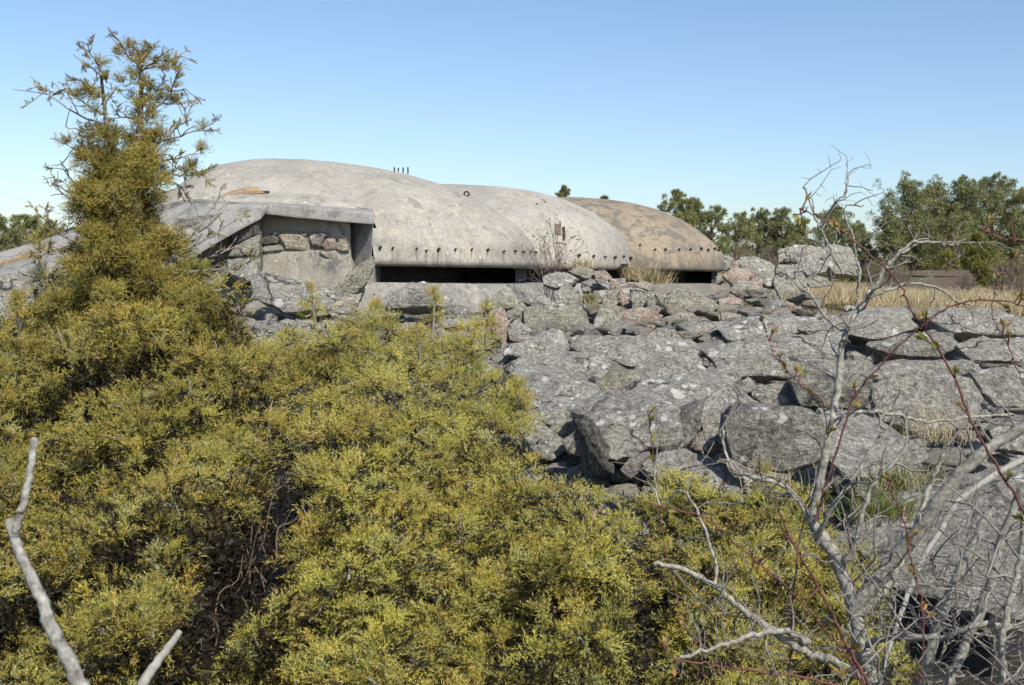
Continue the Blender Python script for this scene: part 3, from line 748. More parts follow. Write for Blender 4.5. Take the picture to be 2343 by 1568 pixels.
RK = [
 # upper rubble in front of the second and third dome
 ('B', [(150,600),(200,545),(400,520),(560,610),(480,670),(300,700),(170,660)], 24.0, 'grey slab below the small leafing bush, right of the long slit', 'rock_grey', 1.2),
 ('B', [(440,520),(560,455),(720,500),(740,590),(620,595)], 25.2, 'flat grey slab directly behind the foot of the small bush', 'rock_green', 1.2),
 ('B', [(715,520),(840,500),(920,580),(880,615),(740,600)], 25.0, 'pale pinkish block against the front of the middle dome', 'rock_pink', .8),
 ('B', [(580,640),(690,600),(770,630),(900,720),(730,745),(600,740)], 23.5, 'grey wedge with a grass tuft at its left, below the middle dome', 'rock_grey', .7),
 ('B', [(720,600),(860,620),(930,680),(880,705),(770,655)], 23.2, 'thin dark slab lying on the grey wedge below the middle dome', 'rock_dark', .9),
 ('B', [(890,590),(980,610),(1050,760),(1000,785),(910,720)], 23.7, 'upright reddish brown slab left of the rusty steel scrap', 'rock_pink', .6),
 ('B', [(940,600),(1070,595),(1065,640),(950,642)], 25.6, 'small flat block under the broken corner of the middle dome', 'rock_grey', 1.0),
 ('B', [(280,800),(360,690),(440,670),(530,720),(600,800),(660,900),(650,970),(400,960),(300,880)], 21.6, 'tall pale grey pyramid shaped boulder right of the long sill', 'rock_grey', .5),
 ('B', [(120,1010),(400,900),(560,870),(640,1000),(680,1140),(400,1250),(200,1160)], 20.2, 'broad grey block with a shadowed undercut edge below the pyramid boulder', 'rock_green', .45),
 ('B', [(710,740),(870,730),(1010,720),(990,880),(900,890),(860,865),(720,845)], 22.0, 'square greenish block left of the small rusty brown cube of rock', 'rock_green', .6),
 ('B', [(1000,770),(1090,770),(1110,870),(1040,895),(1000,850)], 22.2, 'small rusty brown cube of rock between two grey blocks', 'rock_pink', .4),
 ('B', [(1120,720),(1180,690),(1360,760),(1320,910),(1150,930)], 22.4, 'grey block left of the long moss green slab', 'rock_grey', .6),
 ('B', [(1080,640),(1290,650),(1320,725),(1200,690)], 24.0, 'cream coloured slab under the dry grass tuft', 'rock_cream', 1.0),
 ('B', [(1210,620),(1340,640),(1440,715),(1330,730)], 24.6, 'thin grey slab beneath the dry grass by the tan dome', 'rock_grey', 1.0),
 ('B', [(1325,800),(1380,760),(1560,770),(1800,790),(2000,830),(2115,900),(1905,1050),(1700,930),(1600,955),(1450,945),(1320,905)], 21.6, 'long moss green slab in front of the tan sill', 'rock_green', .9),
 ('B', [(1560,735),(1690,698),(1760,740),(1780,800),(1650,795)], 23.0, 'small blue grey stone standing on the long moss green slab', 'rock_grey', .5),
 ('B', [(1780,740),(1870,748),(1925,792),(1800,805)], 23.2, 'small flat stone at the foot of the tan sill', 'rock_grey', .8),
 ('B', [(700,1170),(790,880),(980,890),(1090,1150),(1060,1240),(900,1240),(760,1190)], 20.0, 'upright dark grey slab with a brown left edge', 'rock_green', .35),
 ('B', [(1010,970),(1170,930),(1280,920),(1490,1010),(1440,1090),(1290,1240),(1200,1180),(1080,1130)], 20.3, 'large pink granite boulder in the middle of the rubble', 'rock_pink', .35),
 ('B', [(1460,1040),(1560,1010),(1660,1060),(1650,1135),(1490,1135)], 20.5, 'small dark stone right of the pink granite boulder', 'rock_dark', .6),
 ('B', [(1560,1015),(1660,970),(1800,970),(1905,1050),(1750,1092),(1640,1085)], 20.9, 'cream flecked stone under the long moss green slab', 'rock_cream', .6),
 ('B', [(2095,830),(2200,808),(2343,815),(2380,880),(2343,960),(2230,970),(2130,950)], 22.5, 'pink streaked block right of the long moss green slab', 'rock_pink', .5),
 ('B', [(2090,990),(2200,975),(2343,1000),(2350,1060),(2110,1070)], 21.3, 'low tan block below the pink streaked block', 'rock_cream', .7),
 ('B', [(1880,1075),(1990,990),(2090,990),(2115,1072)], 21.6, 'low grey stone left of the low tan block', 'rock_grey', .7),
 ('B', [(1650,1110),(1750,1085),(2200,1075),(2400,1090),(2480,1180),(2343,1230),(2160,1190),(1900,1215),(1780,1190)], 18.8, 'wide grey slab with a black cavity under its front', 'rock_grey', 2.2),
 ('B', [(1290,1260),(1420,1150),(1600,1160),(1780,1220),(1740,1295),(1500,1310)], 18.8, 'rounded grey stone below the pink granite boulder', 'rock_grey', .9),
 ('B', [(1970,1310),(2060,1240),(2180,1250),(2200,1310)], 18.4, 'small brown stone inside the black cavity under the wide slab', 'rock_cream', .6),
 ('B', [(410,1285),(520,1230),(640,1240),(665,1305)], 19.2, 'small pale stone under the broad undercut block', 'rock_grey', .6),
 ('B', [(730,1270),(860,1240),(1100,1270),(1280,1240),(1290,1320),(760,1320)], 18.7, 'low flat slab below the upright dark slab', 'rock_grey', 1.6),
 ('B', [(-60,930),(0,915),(110,905),(260,960),(130,1010),(180,1180),(60,1220),(-40,1150)], 20.2, 'mossy brown green boulder left of the broad undercut block', 'rock_green', .5),
 ('3', [(465,1105),(510,1030),(570,975),(620,1010),(730,1060),(700,1095),(560,1125)], 21.2, 'pointed grey stone against the middle of the long sill', 'rock_green', .5),
 ('3', [(730,1050),(790,1010),(860,990),(990,1080),(980,1120),(900,1135),(840,1095)], 21.4, 'angular pinkish grey stone at the right end of the long sill', 'rock_grey', .5),
 ('3', [(600,1145),(720,1088),(870,1120),(860,1155),(760,1235),(640,1185)], 20.4, 'olive lichened boulder under the pointed stone', 'rock_green', .6),
 ('3', [(470,1190),(500,1120),(600,1108),(622,1170),(650,1250),(600,1345),(540,1310)], 19.0, 'upright rough pink rock at the edge of the juniper', 'rock_pink', .3),
 ('3', [(610,1200),(680,1178),(760,1235),(840,1310),(760,1350),(640,1340)], 18.9, 'grey rock right of the upright pink one', 'rock_grey', .6),
 ('A', [(110,890),(300,760),(600,630),(740,640),(900,720),(1130,830),(1080,920),(700,940),(300,960)], 21.4, 'big dark boulder with bright white lichen spots before the long slit', 'rock_white', .6),
 ('A', [(980,940),(1200,920),(1340,980),(1330,1095),(1100,1085)], 20.4, 'dark rounded rock below the long sill', 'rock_dark', .7),
 ('2', [(1250,1420),(1400,1370),(1600,1380),(1690,1450),(1620,1515),(1450,1480),(1300,1450)], 17.0, 'white spotted rock with a dark hollow beneath, over the juniper', 'rock_white', .8),
 ('A', [(960,1160),(1050,1100),(1330,1095),(1340,1160),(1000,1210)], 18.2, 'flat slab with small white spots left of the upright pink rock', 'rock_white', 1.6),
 ('2', [(1310,1215),(1480,1040),(1640,930),(1652,1010),(1590,1150),(1475,1255),(1350,1275)], 22.9, 'yellow green lichened slab leaning at the left end of the long slit', 'rock_green', .35),
 ('2', [(1230,1385),(1400,1270),(1540,1258),(1510,1335),(1300,1405)], 20.2, 'tan rock below the leaning slab', 'rock_cream', .6),
 ('2', [(600,1110),(700,1075),(900,1130),(1080,1170),(1330,1250),(1375,1290),(1200,1390),(900,1410),(630,1290)], 21.4, 'long sloping grey rock under the plastered niche', 'rock_grey', 1.0),
 ('2', [(1640,1250),(1700,1295),(1770,1340),(1730,1375),(1640,1340)], 20.4, 'little white flecked stone left of the big spotted boulder', 'rock_white', .5),
 ('2', [(400,965),(650,960),(665,1080),(600,1150),(420,1080)], 22.9, 'grey rock below the dark stones left of the niche', 'rock_grey', .6),
 ('D', [(-60,640),(20,625),(70,650),(80,700),(30,730),(-60,730)], 19.0, 'white spotted rock at the left edge behind the juniper', 'rock_white', .6),
 ('D', [(60,640),(120,622),(190,640),(200,690),(120,710),(70,690)], 20.0, 'grey rock glimpsed through the left juniper twigs', 'rock_grey', .6),
 # middle rubble
 ('5', [(200,475),(250,400),(420,350),(560,288),(640,310),(690,400),(680,465),(440,485)], 16.8, 'peaked slab with white lichen beside the juniper edge', 'rock_white', 1.3),
 ('5', [(690,405),(780,350),(1250,345),(1600,370),(1665,440),(1620,475),(1300,470),(1150,560),(900,470),(800,470)], 16.0, 'very wide flat slab across the middle of the rubble', 'rock_grey', 2.4),
 ('5', [(235,560),(330,490),(640,450),(800,480),(1000,510),(1010,590),(940,645),(800,655),(700,585),(480,565)], 14.8, 'long grey slab with two large white lichen patches at its left', 'rock_white', 1.8),
 ('5', [(240,590,1.7),(310,560,2.2),(640,570,2.2),(780,640,1.5),(895,705,.9),(900,745,.7),(780,860,.2),(560,1000,0),(480,960,.05),(340,735,.9)], 11.9, 'large block with white dotted flat top and steep front', 'rock_white', 1.0),
 ('5', [(770,870),(800,810),(900,783),(972,840),(940,895),(820,915)], 12.6, 'small round pink brown stone beside the large block', 'rock_pink', .5),
 ('5', [(880,690),(1010,600),(1200,588),(1245,700),(1150,765),(1030,835),(960,765)], 13.2, 'greenish streaked rock above the small pink brown stone', 'rock_green', 1.1),
 ('5', [(1120,640),(1300,480),(1420,450),(1640,440),(1700,595),(1560,630),(1350,730),(1200,745)], 14.0, 'smooth sloping grey slab left of the dark triangular gap', 'rock_grey', 2.0),
 ('5', [(1665,440),(1860,395),(2156,375),(2260,480),(2200,630),(1870,612),(1830,520)], 14.6, 'grey slab right of the dark triangular gap', 'rock_grey', 1.9),
 ('5', [(1105,805,2.0),(1400,690,2.6),(1620,650,2.9),(1840,600,3.2),(1925,640,2.9),(1900,700,2.3),(1780,770,1.7),(1600,1010,.5),(1450,1120,.1),(1200,1150,0),(1000,1265,-.25),(870,1000,.3),(760,920,.7),(870,870,1.2)], 9.9, 'biggest pale slab with white lichen crust in the middle foreground', 'rock_white', 1.0, 1.4),
 ('5', [(740,950),(840,945),(920,1050),(990,1170),(1018,1358),(960,1325),(850,1180),(790,1070)], 9.7, 'narrow black slate edge along the biggest pale slab', 'rock_slate', .25, .5),
 ('5', [(540,1015),(640,950),(720,938),(752,970),(765,1050),(640,1115),(580,1055)], 11.3, 'olive stone wedged below the large white dotted block', 'rock_green', .6),
 ('5', [(640,1115),(760,1028),(860,1160),(890,1240),(800,1235),(690,1200)], 10.5, 'pale grey rock left of the black slate edge', 'rock_grey', .8),
 ('5', [(265,925),(330,888),(450,950),(665,1120),(705,1185),(560,1250),(480,1240),(420,1180),(350,1060)], 10.7, 'long grey rock sloping down into the juniper', 'rock_grey', 1.3),
 ('5', [(365,875),(420,848),(435,945),(380,925)], 12.0, 'small pink stone in the gap beside the juniper', 'rock_pink', .4),
 ('5', [(1420,1110),(1560,930),(1700,800),(1690,890),(1625,1085),(1480,1190)], 10.0, 'dark green tilted face under the biggest pale slab', 'rock_dark', .6, .6),
 ('5', [(1690,810),(1820,718),(1960,740),(2155,870),(1980,900),(1845,1010),(1705,1125),(1660,945)], 10.4, 'grey pointed rock with one white dot', 'rock_grey', .9),
 ('5', [(1680,1185),(1720,1110),(1830,1045),(1845,1135),(1760,1205)], 9.7, 'pink rock wedged under the grey pointed one', 'rock_pink', .4),
 ('5', [(1230,1315),(1350,1200),(1560,1188),(1840,1290),(1905,1370),(1985,1520),(1990,1575),(1800,1510),(1600,1400),(1400,1390)], 8.6, 'flat pale grey rock at the upper edge of the lower juniper', 'rock_grey', 1.3),
 ('5', [(1070,1330),(1150,1225),(1290,1188),(1310,1260),(1230,1330),(1150,1395)], 9.1, 'dark brown rock face under the biggest pale slab', 'rock_dark', .5),
 ('6', [(85,1190),(125,1070),(330,1085),(700,1068),(800,1150),(855,1300),(800,1440),(700,1490),(500,1532),(250,1505),(130,1445)], 8.6, 'massive dark boulder with a rough front behind the bare branches', 'rock_dark', .35, 1.0),
 ('6', [(760,1085,1.1),(900,1078,1.2),(1250,1160,1.2),(1500,1330,.9),(1580,1420,.6),(1400,1580,0),(1000,1580,0),(860,1450,.2),(830,1200,.7)], 8.3, 'dark slab with a white lichen rim right of the massive boulder', 'rock_white', 1.0),
 ('6', [(560,870),(700,800),(940,798),(1160,810),(1175,930),(1080,1082),(880,1065),(650,1045)], 10.7, 'squared dark block with a flat shaded front behind the branches', 'rock_dark', .35),
 ('6', [(280,975),(285,900),(550,880),(645,960),(640,1065),(420,1080)], 10.9, 'mid grey block above the massive dark boulder', 'rock_grey', .8),
 ('6', [(1175,910),(1300,830),(1650,790),(1900,850),(2000,1000),(1900,1200),(1560,1265),(1240,1155),(1170,965)], 9.7, 'broad speckled rock face behind the dry grass stalks', 'rock_grey', .7),
 ('6', [(155,905),(250,838),(305,870),(290,945),(220,955)], 11.8, 'small stone beside the black hole above the massive boulder', 'rock_grey', .5),
 # bedrock slabs on the right
 ('6', [(0,460),(250,400),(480,370),(760,388),(830,480),(600,490),(350,510),(120,560)], 18.0, 'flat rock sheet with white streaks below the boulder heap', 'rock_white', 2.6),
 ('6', [(620,480),(860,400),(1050,420),(1010,520),(945,610),(800,560)], 17.0, 'slab with a dark crack along its lower edge behind the branches', 'rock_grey', 1.8),
 ('6', [(120,650),(230,560),(560,510),(800,550),(970,620),(900,695),(500,705),(200,698)], 15.2, 'long smooth slab above the small leafing twigs', 'rock_grey', 2.2),
 ('6', [(900,412),(1150,320),(1450,330),(1510,470),(1200,560),(1000,520)], 18.2, 'bedrock slab with pale round lichens near the dry grass edge', 'rock_grey', 2.2),
 ('6', [(1140,600),(1400,530),(1760,520),(1810,600),(1650,690),(1300,670)], 15.4, 'dark bedrock slab crossed by the red stem', 'rock_dark', 2.0),
 ('6', [(1500,360),(1900,330),(2297,400),(2400,470),(2297,525),(1980,495),(1770,505)], 18.0, 'flat bedrock slab bordering the yellow grass on the right', 'rock_grey', 2.2),
 ('6', [(1800,610),(2000,540),(2297,555),(2400,640),(2297,725),(1900,705)], 14.8, 'bedrock slab at the right picture edge below the thin black gap', 'rock_grey', 1.9),
 ('6', [(0,710),(200,690),(560,700),(940,720),(1160,760),(1100,845),(900,810),(560,835),(160,825),(60,795)], 12.9, 'long low slab behind the budding twigs', 'rock_grey', 2.0),
 ('6', [(1100,840),(1250,740),(1600,700),(1900,720),(2000,810),(1650,815),(1300,850)], 12.4, 'slab with scattered white lichens between the crossing stems', 'rock_white', 1.9),
 ('6', [(1900,810),(2100,760),(2297,775),(2450,900),(2297,1060),(2100,1050),(2000,950)], 11.4, 'steep grey rock at the right edge above the dark hole', 'rock_grey', 1.1),
 ('6', [(2050,1240),(2200,1150),(2400,1120),(2450,1300),(2300,1400),(2100,1360)], 9.6, 'grey rock at the right edge below the dark hole', 'rock_grey', 1.0),
 ('7', [(1440,560),(1700,310),(2000,190),(2343,140),(2560,400),(2560,1000),(2000,900),(1560,760)], 5.2, 'low bare bedrock sheet beside the lichened branches at lower right', 'rock_grey', 3.5, .5),
 # boulder heap right of the tan dome
 ('4', [(630,645),(640,600),(720,588),(800,620),(937,730),(920,748),(800,772),(740,705)], 28.8, 'tilted slab on top of the heap right of the tan dome', 'rock_grey', .7),
 ('4', [(525,705),(600,653),(680,670),(755,730),(772,790),(700,815),(580,745)], 28.0, 'pinkish grey boulder beneath the tilted slab', 'rock_pink', .6),
 ('4', [(570,795),(620,730),(712,740),(692,800),(640,838)], 26.8, 'four sided grey stone at the corner of the tan sill', 'rock_grey', .4),
 ('4', [(660,815),(760,780),(842,790),(868,850),(780,872),(700,882)], 25.6, 'dark stone with a black gap below in the right heap', 'rock_dark', .7),
 ('4', [(835,765),(860,640),(990,638),(1042,760),(1012,885),(900,865)], 28.4, 'big rounded grey boulder in the right heap beside the yellow grass', 'rock_grey', .6),
 ('4', [(862,625),(868,550),(990,518),(1130,540),(1122,605),(960,625)], 31.5, 'broad boulder crowning the right heap', 'rock_grey', .6),
 ('4', [(958,595),(1050,588),(1167,630),(1152,682),(1040,705)], 30.2, 'bright white lichened boulder in the right heap', 'rock_white', .7),
 ('4', [(1095,560),(1200,513),(1300,540),(1345,620),(1345,705),(1200,690),(1150,610)], 32.0, 'large pale boulder at the right end of the heap', 'rock_grey', .6),
 ('4', [(538,612),(590,603),(592,662),(540,672)], 31.0, 'small block touching the right end of the tan dome', 'rock_grey', .4),
 ('4', [(590,625),(642,603),(645,655),(600,665)], 31.6, 'small reddish grey stone between tan dome and tilted slab', 'rock_pink', .4),
 ('4', [(1025,725),(1080,700),(1150,718),(1185,765),(1060,775)], 29.6, 'low stone half hidden by yellow grass in the right heap', 'rock_grey', .6),
 ('4', [(775,905),(880,850),(1000,868),(1065,920),(900,922)], 23.8, 'low pink slab at the foot of the right heap', 'rock_pink', 1.0),
 ('4', [(488,712),(520,703),(538,748),(492,758)], 28.8, 'small stone in the right end of the tan dome slit', 'rock_grey', .4),
]
for r in RK:
    rock(r[0], r[1], r[2], r[3], r[4], r[5], r[6] if len(r) > 6 else None)

# rusty steel scrap and a bleached stick between the rocks
q = crop('B', [(1015, 700), (1090, 672), (1175, 658), (1195, 680), (1120, 700), (1040, 712)])
v = [P(a, b, 23.2 + (.1 if i in (1, 2) else 0)) for i, (a, b) in enumerate(q)]
V = v + [p + Vector((0, .05, .014)) for p in v]; k = len(v)
Fc = [tuple(range(k)), tuple(range(2 * k - 1, k - 1, -1))] + [(i, (i + 1) % k, (i + 1) % k + k, i + k) for i in range(k)]
tag(link_mesh('steel_scrap', fix_normals(mesh_py('steel_scrap', V, Fc)), M['rust_bright'], smooth=False), 'flat rusty steel scrap lying between cream and grey rocks', 'scrap')
t = Tubes(6); t.add(smooth_line([P(*a) for a in [(1449, 668, 22.0), (1452, 675, 21.9), (1447, 683, 21.85), (1440, 688, 21.8)]], 4), np.linspace(.02, .008, 13))
tag(t.build('bleached_stick', M['bark_pale']), 'small bleached stick beside the rusty brown cube of rock', 'stick')

# small fillers between the boulders: chips nobody can tell apart
def filler_proto(i):
    rr = random.Random(900 + i); pts = []
    for _ in range(14):
        v = Vector((rr.gauss(0, 1), rr.gauss(0, 1), rr.gauss(0, 1))).normalized()
        pts.append(Vector((v.x * rr.uniform(.8, 1.2), v.y * rr.uniform(.7, 1.1), v.z * rr.uniform(.4, .7))))
    return hull_mesh('stone', pts, Vector((0, 0, 0)), .05, 2, .05, 1.5, rr.random() * 9)
FP = []
for i in range(8):
    me = filler_proto(i); me.shade_smooth(); me.set_sharp_from_angle(angle=math.radians(30))
    me.materials.append(M[['rock_grey', 'rock_green', 'rock_grey', 'rock_pink', 'rock_dark', 'rock_cream', 'rock_grey', 'rock_white'][i]]); FP.append(me)
YR_ROW = [640, 700, 800, 900, 1000, 1100, 1200, 1568]; YR_Y = [26, 21.5, 16.5, 13.2, 11, 9.5, 8.2, 5.2]
fr = random.Random(5)
RC = []
for r in RK:
    q = crop(r[0], r[1]); RC.append((sum(a[0] for a in q) / len(q), sum(a[1] for a in q) / len(q), r[3]))
def near_phrase(px, py):
    c = min(RC, key=lambda a: (a[0] - px) ** 2 + 2 * (a[1] - py) ** 2)
    w = c[2].split()[:9]
    while w[-1] in ('with', 'the', 'a', 'its', 'of', 'at', 'in', 'on', 'under', 'below', 'beside', 'behind', 'left', 'right', 'along', 'and', 'between', 'by', 'to', 'along', 'above', 'into', 'before', 'from', 'two', 'one', 'small', 'long', 'black', 'big', 'biggest', 'massive', 'middle', 'large', 'tan', 'bare', 'pink', 'thin', 'white', 'yellow', 'grey', 'dark'): w.pop()
    dx, dy = px - c[0], py - c[1]
    return ('right of' if dx > 0 else 'left of') if abs(dx) > abs(dy) else ('below' if dy > 0 else 'above'), ' '.join(w)
FCOL = ['grey', 'olive', 'grey', 'pink', 'dark', 'cream', 'grey', 'white flecked']
cnt = 0
SEEN = set()
for it in range(300):
    px = fr.uniform(1130, 2400); py = 655 + 480 * fr.random() ** 1.2
    if 170 <= it < 215: px = fr.uniform(1560, 1870); py = fr.uniform(662, 708)
    if it >= 215: px = fr.uniform(1150, 1720); py = fr.uniform(672, 775)
    if px < 1480 and py > 1040: continue
    if px > 1870 and py < 700: continue
    Y = float(np.interp(py, YR_ROW, YR_Y)) + .3
    p = P(px, py, Y); s = fr.uniform(.09, .26) * (1.0 if Y > 12 else .8) * (1.5 if it >= 170 else 1)
    fi = fr.randrange(8); side, near = near_phrase(px, py)
    lab = f'small {FCOL[fi]} stone {side} the {near}'
    if lab in SEEN: continue
    SEEN.add(lab)
    o = bpy.data.objects.new('small_stone', FP[fi]); COL.objects.link(o)
    o.location = (p.x, p.y, p.z - s * .45); o.scale = (s * fr.uniform(.8, 1.5), s, s * fr.uniform(.6, 1.0))
    o.rotation_euler = (fr.uniform(-.4, .4), fr.uniform(-.4, .4), fr.uniform(0, 6.28))
    tag(o, lab, 'stone', 'small stones filling the rubble gaps'); cnt += 1
# loose chips and gravel covering the ground between the boulders
def gravel():
    rng = np.random.default_rng(77); rr = random.Random(77)
    bm = bmesh.new(); bmesh.ops.create_icosphere(bm, subdivisions=1, radius=1.0)
    bm.verts.ensure_lookup_table(); unit_v = np.array([tuple(v.co) for v in bm.verts]); tri = np.array([[v.index for v in f.verts] for f in bm.faces]); bm.free()
    wedge = tri[:0]
    V = []; T = []; n = 0
    for i in range(5200):
        if i % 5 == 0: px, py = rr.uniform(430, 1180), rr.uniform(668, 790)
        else: px, py = rr.uniform(1110, 2420), 650 + 560 * rr.random() ** 1.15
        Y = float(np.interp(py, YR_ROW, YR_Y)) + rr.uniform(-.6, 1.2); p = P(px, py, Y)
        s_ = .035 + .13 * rr.random() ** 2.2
        if Y < 10: s_ *= .7
        if Y > 23.3 and px < 1700: continue
        sc = np.array([rr.uniform(.7, 1.6), rr.uniform(.7, 1.4), rr.uniform(.4, .9)]) * s_
        a, b = rr.uniform(0, 6.28), rr.uniform(-.6, .6); ca, sa, cb, sb = math.cos(a), math.sin(a), math.cos(b), math.sin(b)
        R = np.array([[ca, -sa, 0], [sa, ca, 0], [0, 0, 1]]) @ np.array([[1, 0, 0], [0, cb, -sb], [0, sb, cb]])
        v = (np.sign(unit_v) * np.abs(unit_v) ** .6 * (.75 + .5 * rng.random((len(unit_v), 1))) * sc) @ R.T + np.array([p.x, p.y, G(p.x, p.y) + s_ * .15])
        V.append(v); T.append(tri + n); n += len(v)
    o = link_mesh('gravel', mesh_np('gravel', np.concatenate(V), np.concatenate(T)), M['rock_grey'], smooth=False)
    tag(o, 'grey stone chips and gravel covering the ground between the boulders', 'gravel', kind='stuff')
gravel()
print('ROCKS', NROCK[0], cnt)

# ------------------------------------------------------------------ foliage tools
def sprays(P0, D, L, nn, nl, nw, col, rng, spread=.9, droop=.25):
    """needle-clad shoots: N shoots at P0 along D; each nn single-triangle needles. Returns V, T, C"""
    N = len(P0)
    D = unit(D)
    ref = rng.normal(size=(N, 3)); A = unit(np.cross(D, ref)); B = np.cross(D, A)
    t = (np.arange(nn)[None, :] + rng.random((N, nn))) / nn                      # N,nn
    L = np.broadcast_to(np.asarray(L, float).reshape(-1, 1), (N, 1))
    base = P0[:, None, :] + D[:, None, :] * (t * L)[..., None]
    base[..., 2] -= droop * (t ** 2) * L
    ang = rng.random((N, nn)) * 2 * np.pi
    rad = np.cos(ang)[..., None] * A[:, None, :] + np.sin(ang)[..., None] * B[:, None, :]
    nd = unit(D[:, None, :] * (.55 + .5 * t[..., None]) + rad * spread)
    side = unit(np.cross(nd, rng.normal(size=(N, nn, 3))))
    ln = nl * (.7 + .6 * rng.random((N, nn)))[..., None]
    w = nw * .5
    V = np.stack([base + side * w, base - side * w, base + nd * ln], 2).reshape(-1, 3)
    T = np.arange(len(V)).reshape(-1, 3)
    c = col[:, None, :] * (.90 + .2 * rng.random((N, nn, 1)))
    C = np.repeat(c.reshape(-1, 3), 3, axis=0)
    return V, T, C

class Foliage:
    def __init__(self): self.V = []; self.T = []; self.C = []; self.n = 0
    def add(self, V, T, C):
        self.V.append(V); self.T.append(T + self.n); self.C.append(C); self.n += len(V)
    def build(self, name, mat, parent=None):
        me = mesh_np(name, np.concatenate(self.V), np.concatenate(self.T), np.concatenate(self.C))
        return link_mesh(name, me, mat, parent, smooth=False)

JG = np.array([[.45, .415, .075], [.52, .445, .08], [.33, .355, .075], [.50, .49, .23], [.58, .41, .085], [.40, .26, .09]])
JP = np.array([.29, .20, .20, .18, .09, .04])
def jcol(n, rng, warm=0.0):
    p = JP.copy(); p[4] += warm; p[5] += warm * .5; p /= p.sum()
    return JG[rng.choice(len(JG), n, p=p)] * (.8 + .4 * rng.random((n, 1)))

NEED = [0]
def lump(fol, tw, c, r, rng, dens=1.0, warm=0.0, up=.35, squash=.8, inner=True, bright=1.0):
    """one rounded mass of feathery shoots round c"""
    m = max(6, int(30 * dens * (r / .17) ** 1.5))
    d = unit(rng.normal(size=(m * 3, 3)) + np.array([0, -.25, .35]))
    d = d[(d[:, 2] > -.55)][:m]
    m = len(d)
    per = 8
    # plume: curved little branch from the middle of the mass outwards
    ln = r * (.75 + .5 * rng.random(m))
    tt = np.linspace(.38, 1.0, per)
    lat = unit(np.cross(d, rng.normal(size=(m, 3))))
    pos = c + (d[:, None, :] * np.array([1, 1, squash])) * (ln[:, None] * tt[None, :])[..., None]
    pos = pos + lat[:, None, :] * ((rng.random((m, per)) - .5) * r * .42)[..., None]
    pos[..., 2] += (up * .12 * r - .30 * r * (tt ** 3))[None, :]
    sd = d[:, None, :] * .7 + lat[:, None, :] * ((rng.random((m, per, 1)) - .5) * 1.7) + np.array([0, 0, up]) + rng.normal(size=(m, per, 3)) * .25
    pos = pos.reshape(-1, 3); sd = sd.reshape(-1, 3)
    lw = warm + max(0, rng.normal(0, .12)); lt = np.array([1, 1, 1]) * rng.uniform(.82, 1.18) * bright
    pc = np.repeat(jcol(m, rng, lw), per, axis=0); lc = jcol(6, rng, lw).mean(0)
    col = (pc * .45 + jcol(len(pos), rng, lw) * .2 + lc * .35) * lt
    V, T, C = sprays(pos, sd, .055 + .035 * rng.random(len(pos)), 12, .0155, .0036, col, rng)
    fol.add(V, T, C); NEED[0] += len(T)
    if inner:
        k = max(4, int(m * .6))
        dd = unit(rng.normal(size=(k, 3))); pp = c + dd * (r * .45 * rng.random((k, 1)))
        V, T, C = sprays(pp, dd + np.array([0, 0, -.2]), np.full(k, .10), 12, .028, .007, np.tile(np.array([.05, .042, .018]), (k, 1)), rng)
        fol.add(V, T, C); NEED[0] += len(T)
    if tw is not None and rng.random() < .55:
        a = c + np.array([0, 0, -r * .6]); e = c + d[0] * r * (.8 + .5 * rng.random())
        mid = (a + e) / 2 + rng.normal(size=3) * r * .15
        tw.add(smooth_line([a, mid, e], 3), np.linspace(.007, .0025, 7))

def in_poly(x, y, poly):
    r = False; j = len(poly) - 1
    for i in range(len(poly)):
        xi, yi = poly[i][:2]; xj, yj = poly[j][:2]
        if (yi > y) != (yj > y) and x < (xj - xi) * (y - yi) / (yj - yi) + xi: r = not r
        j = i
    return r

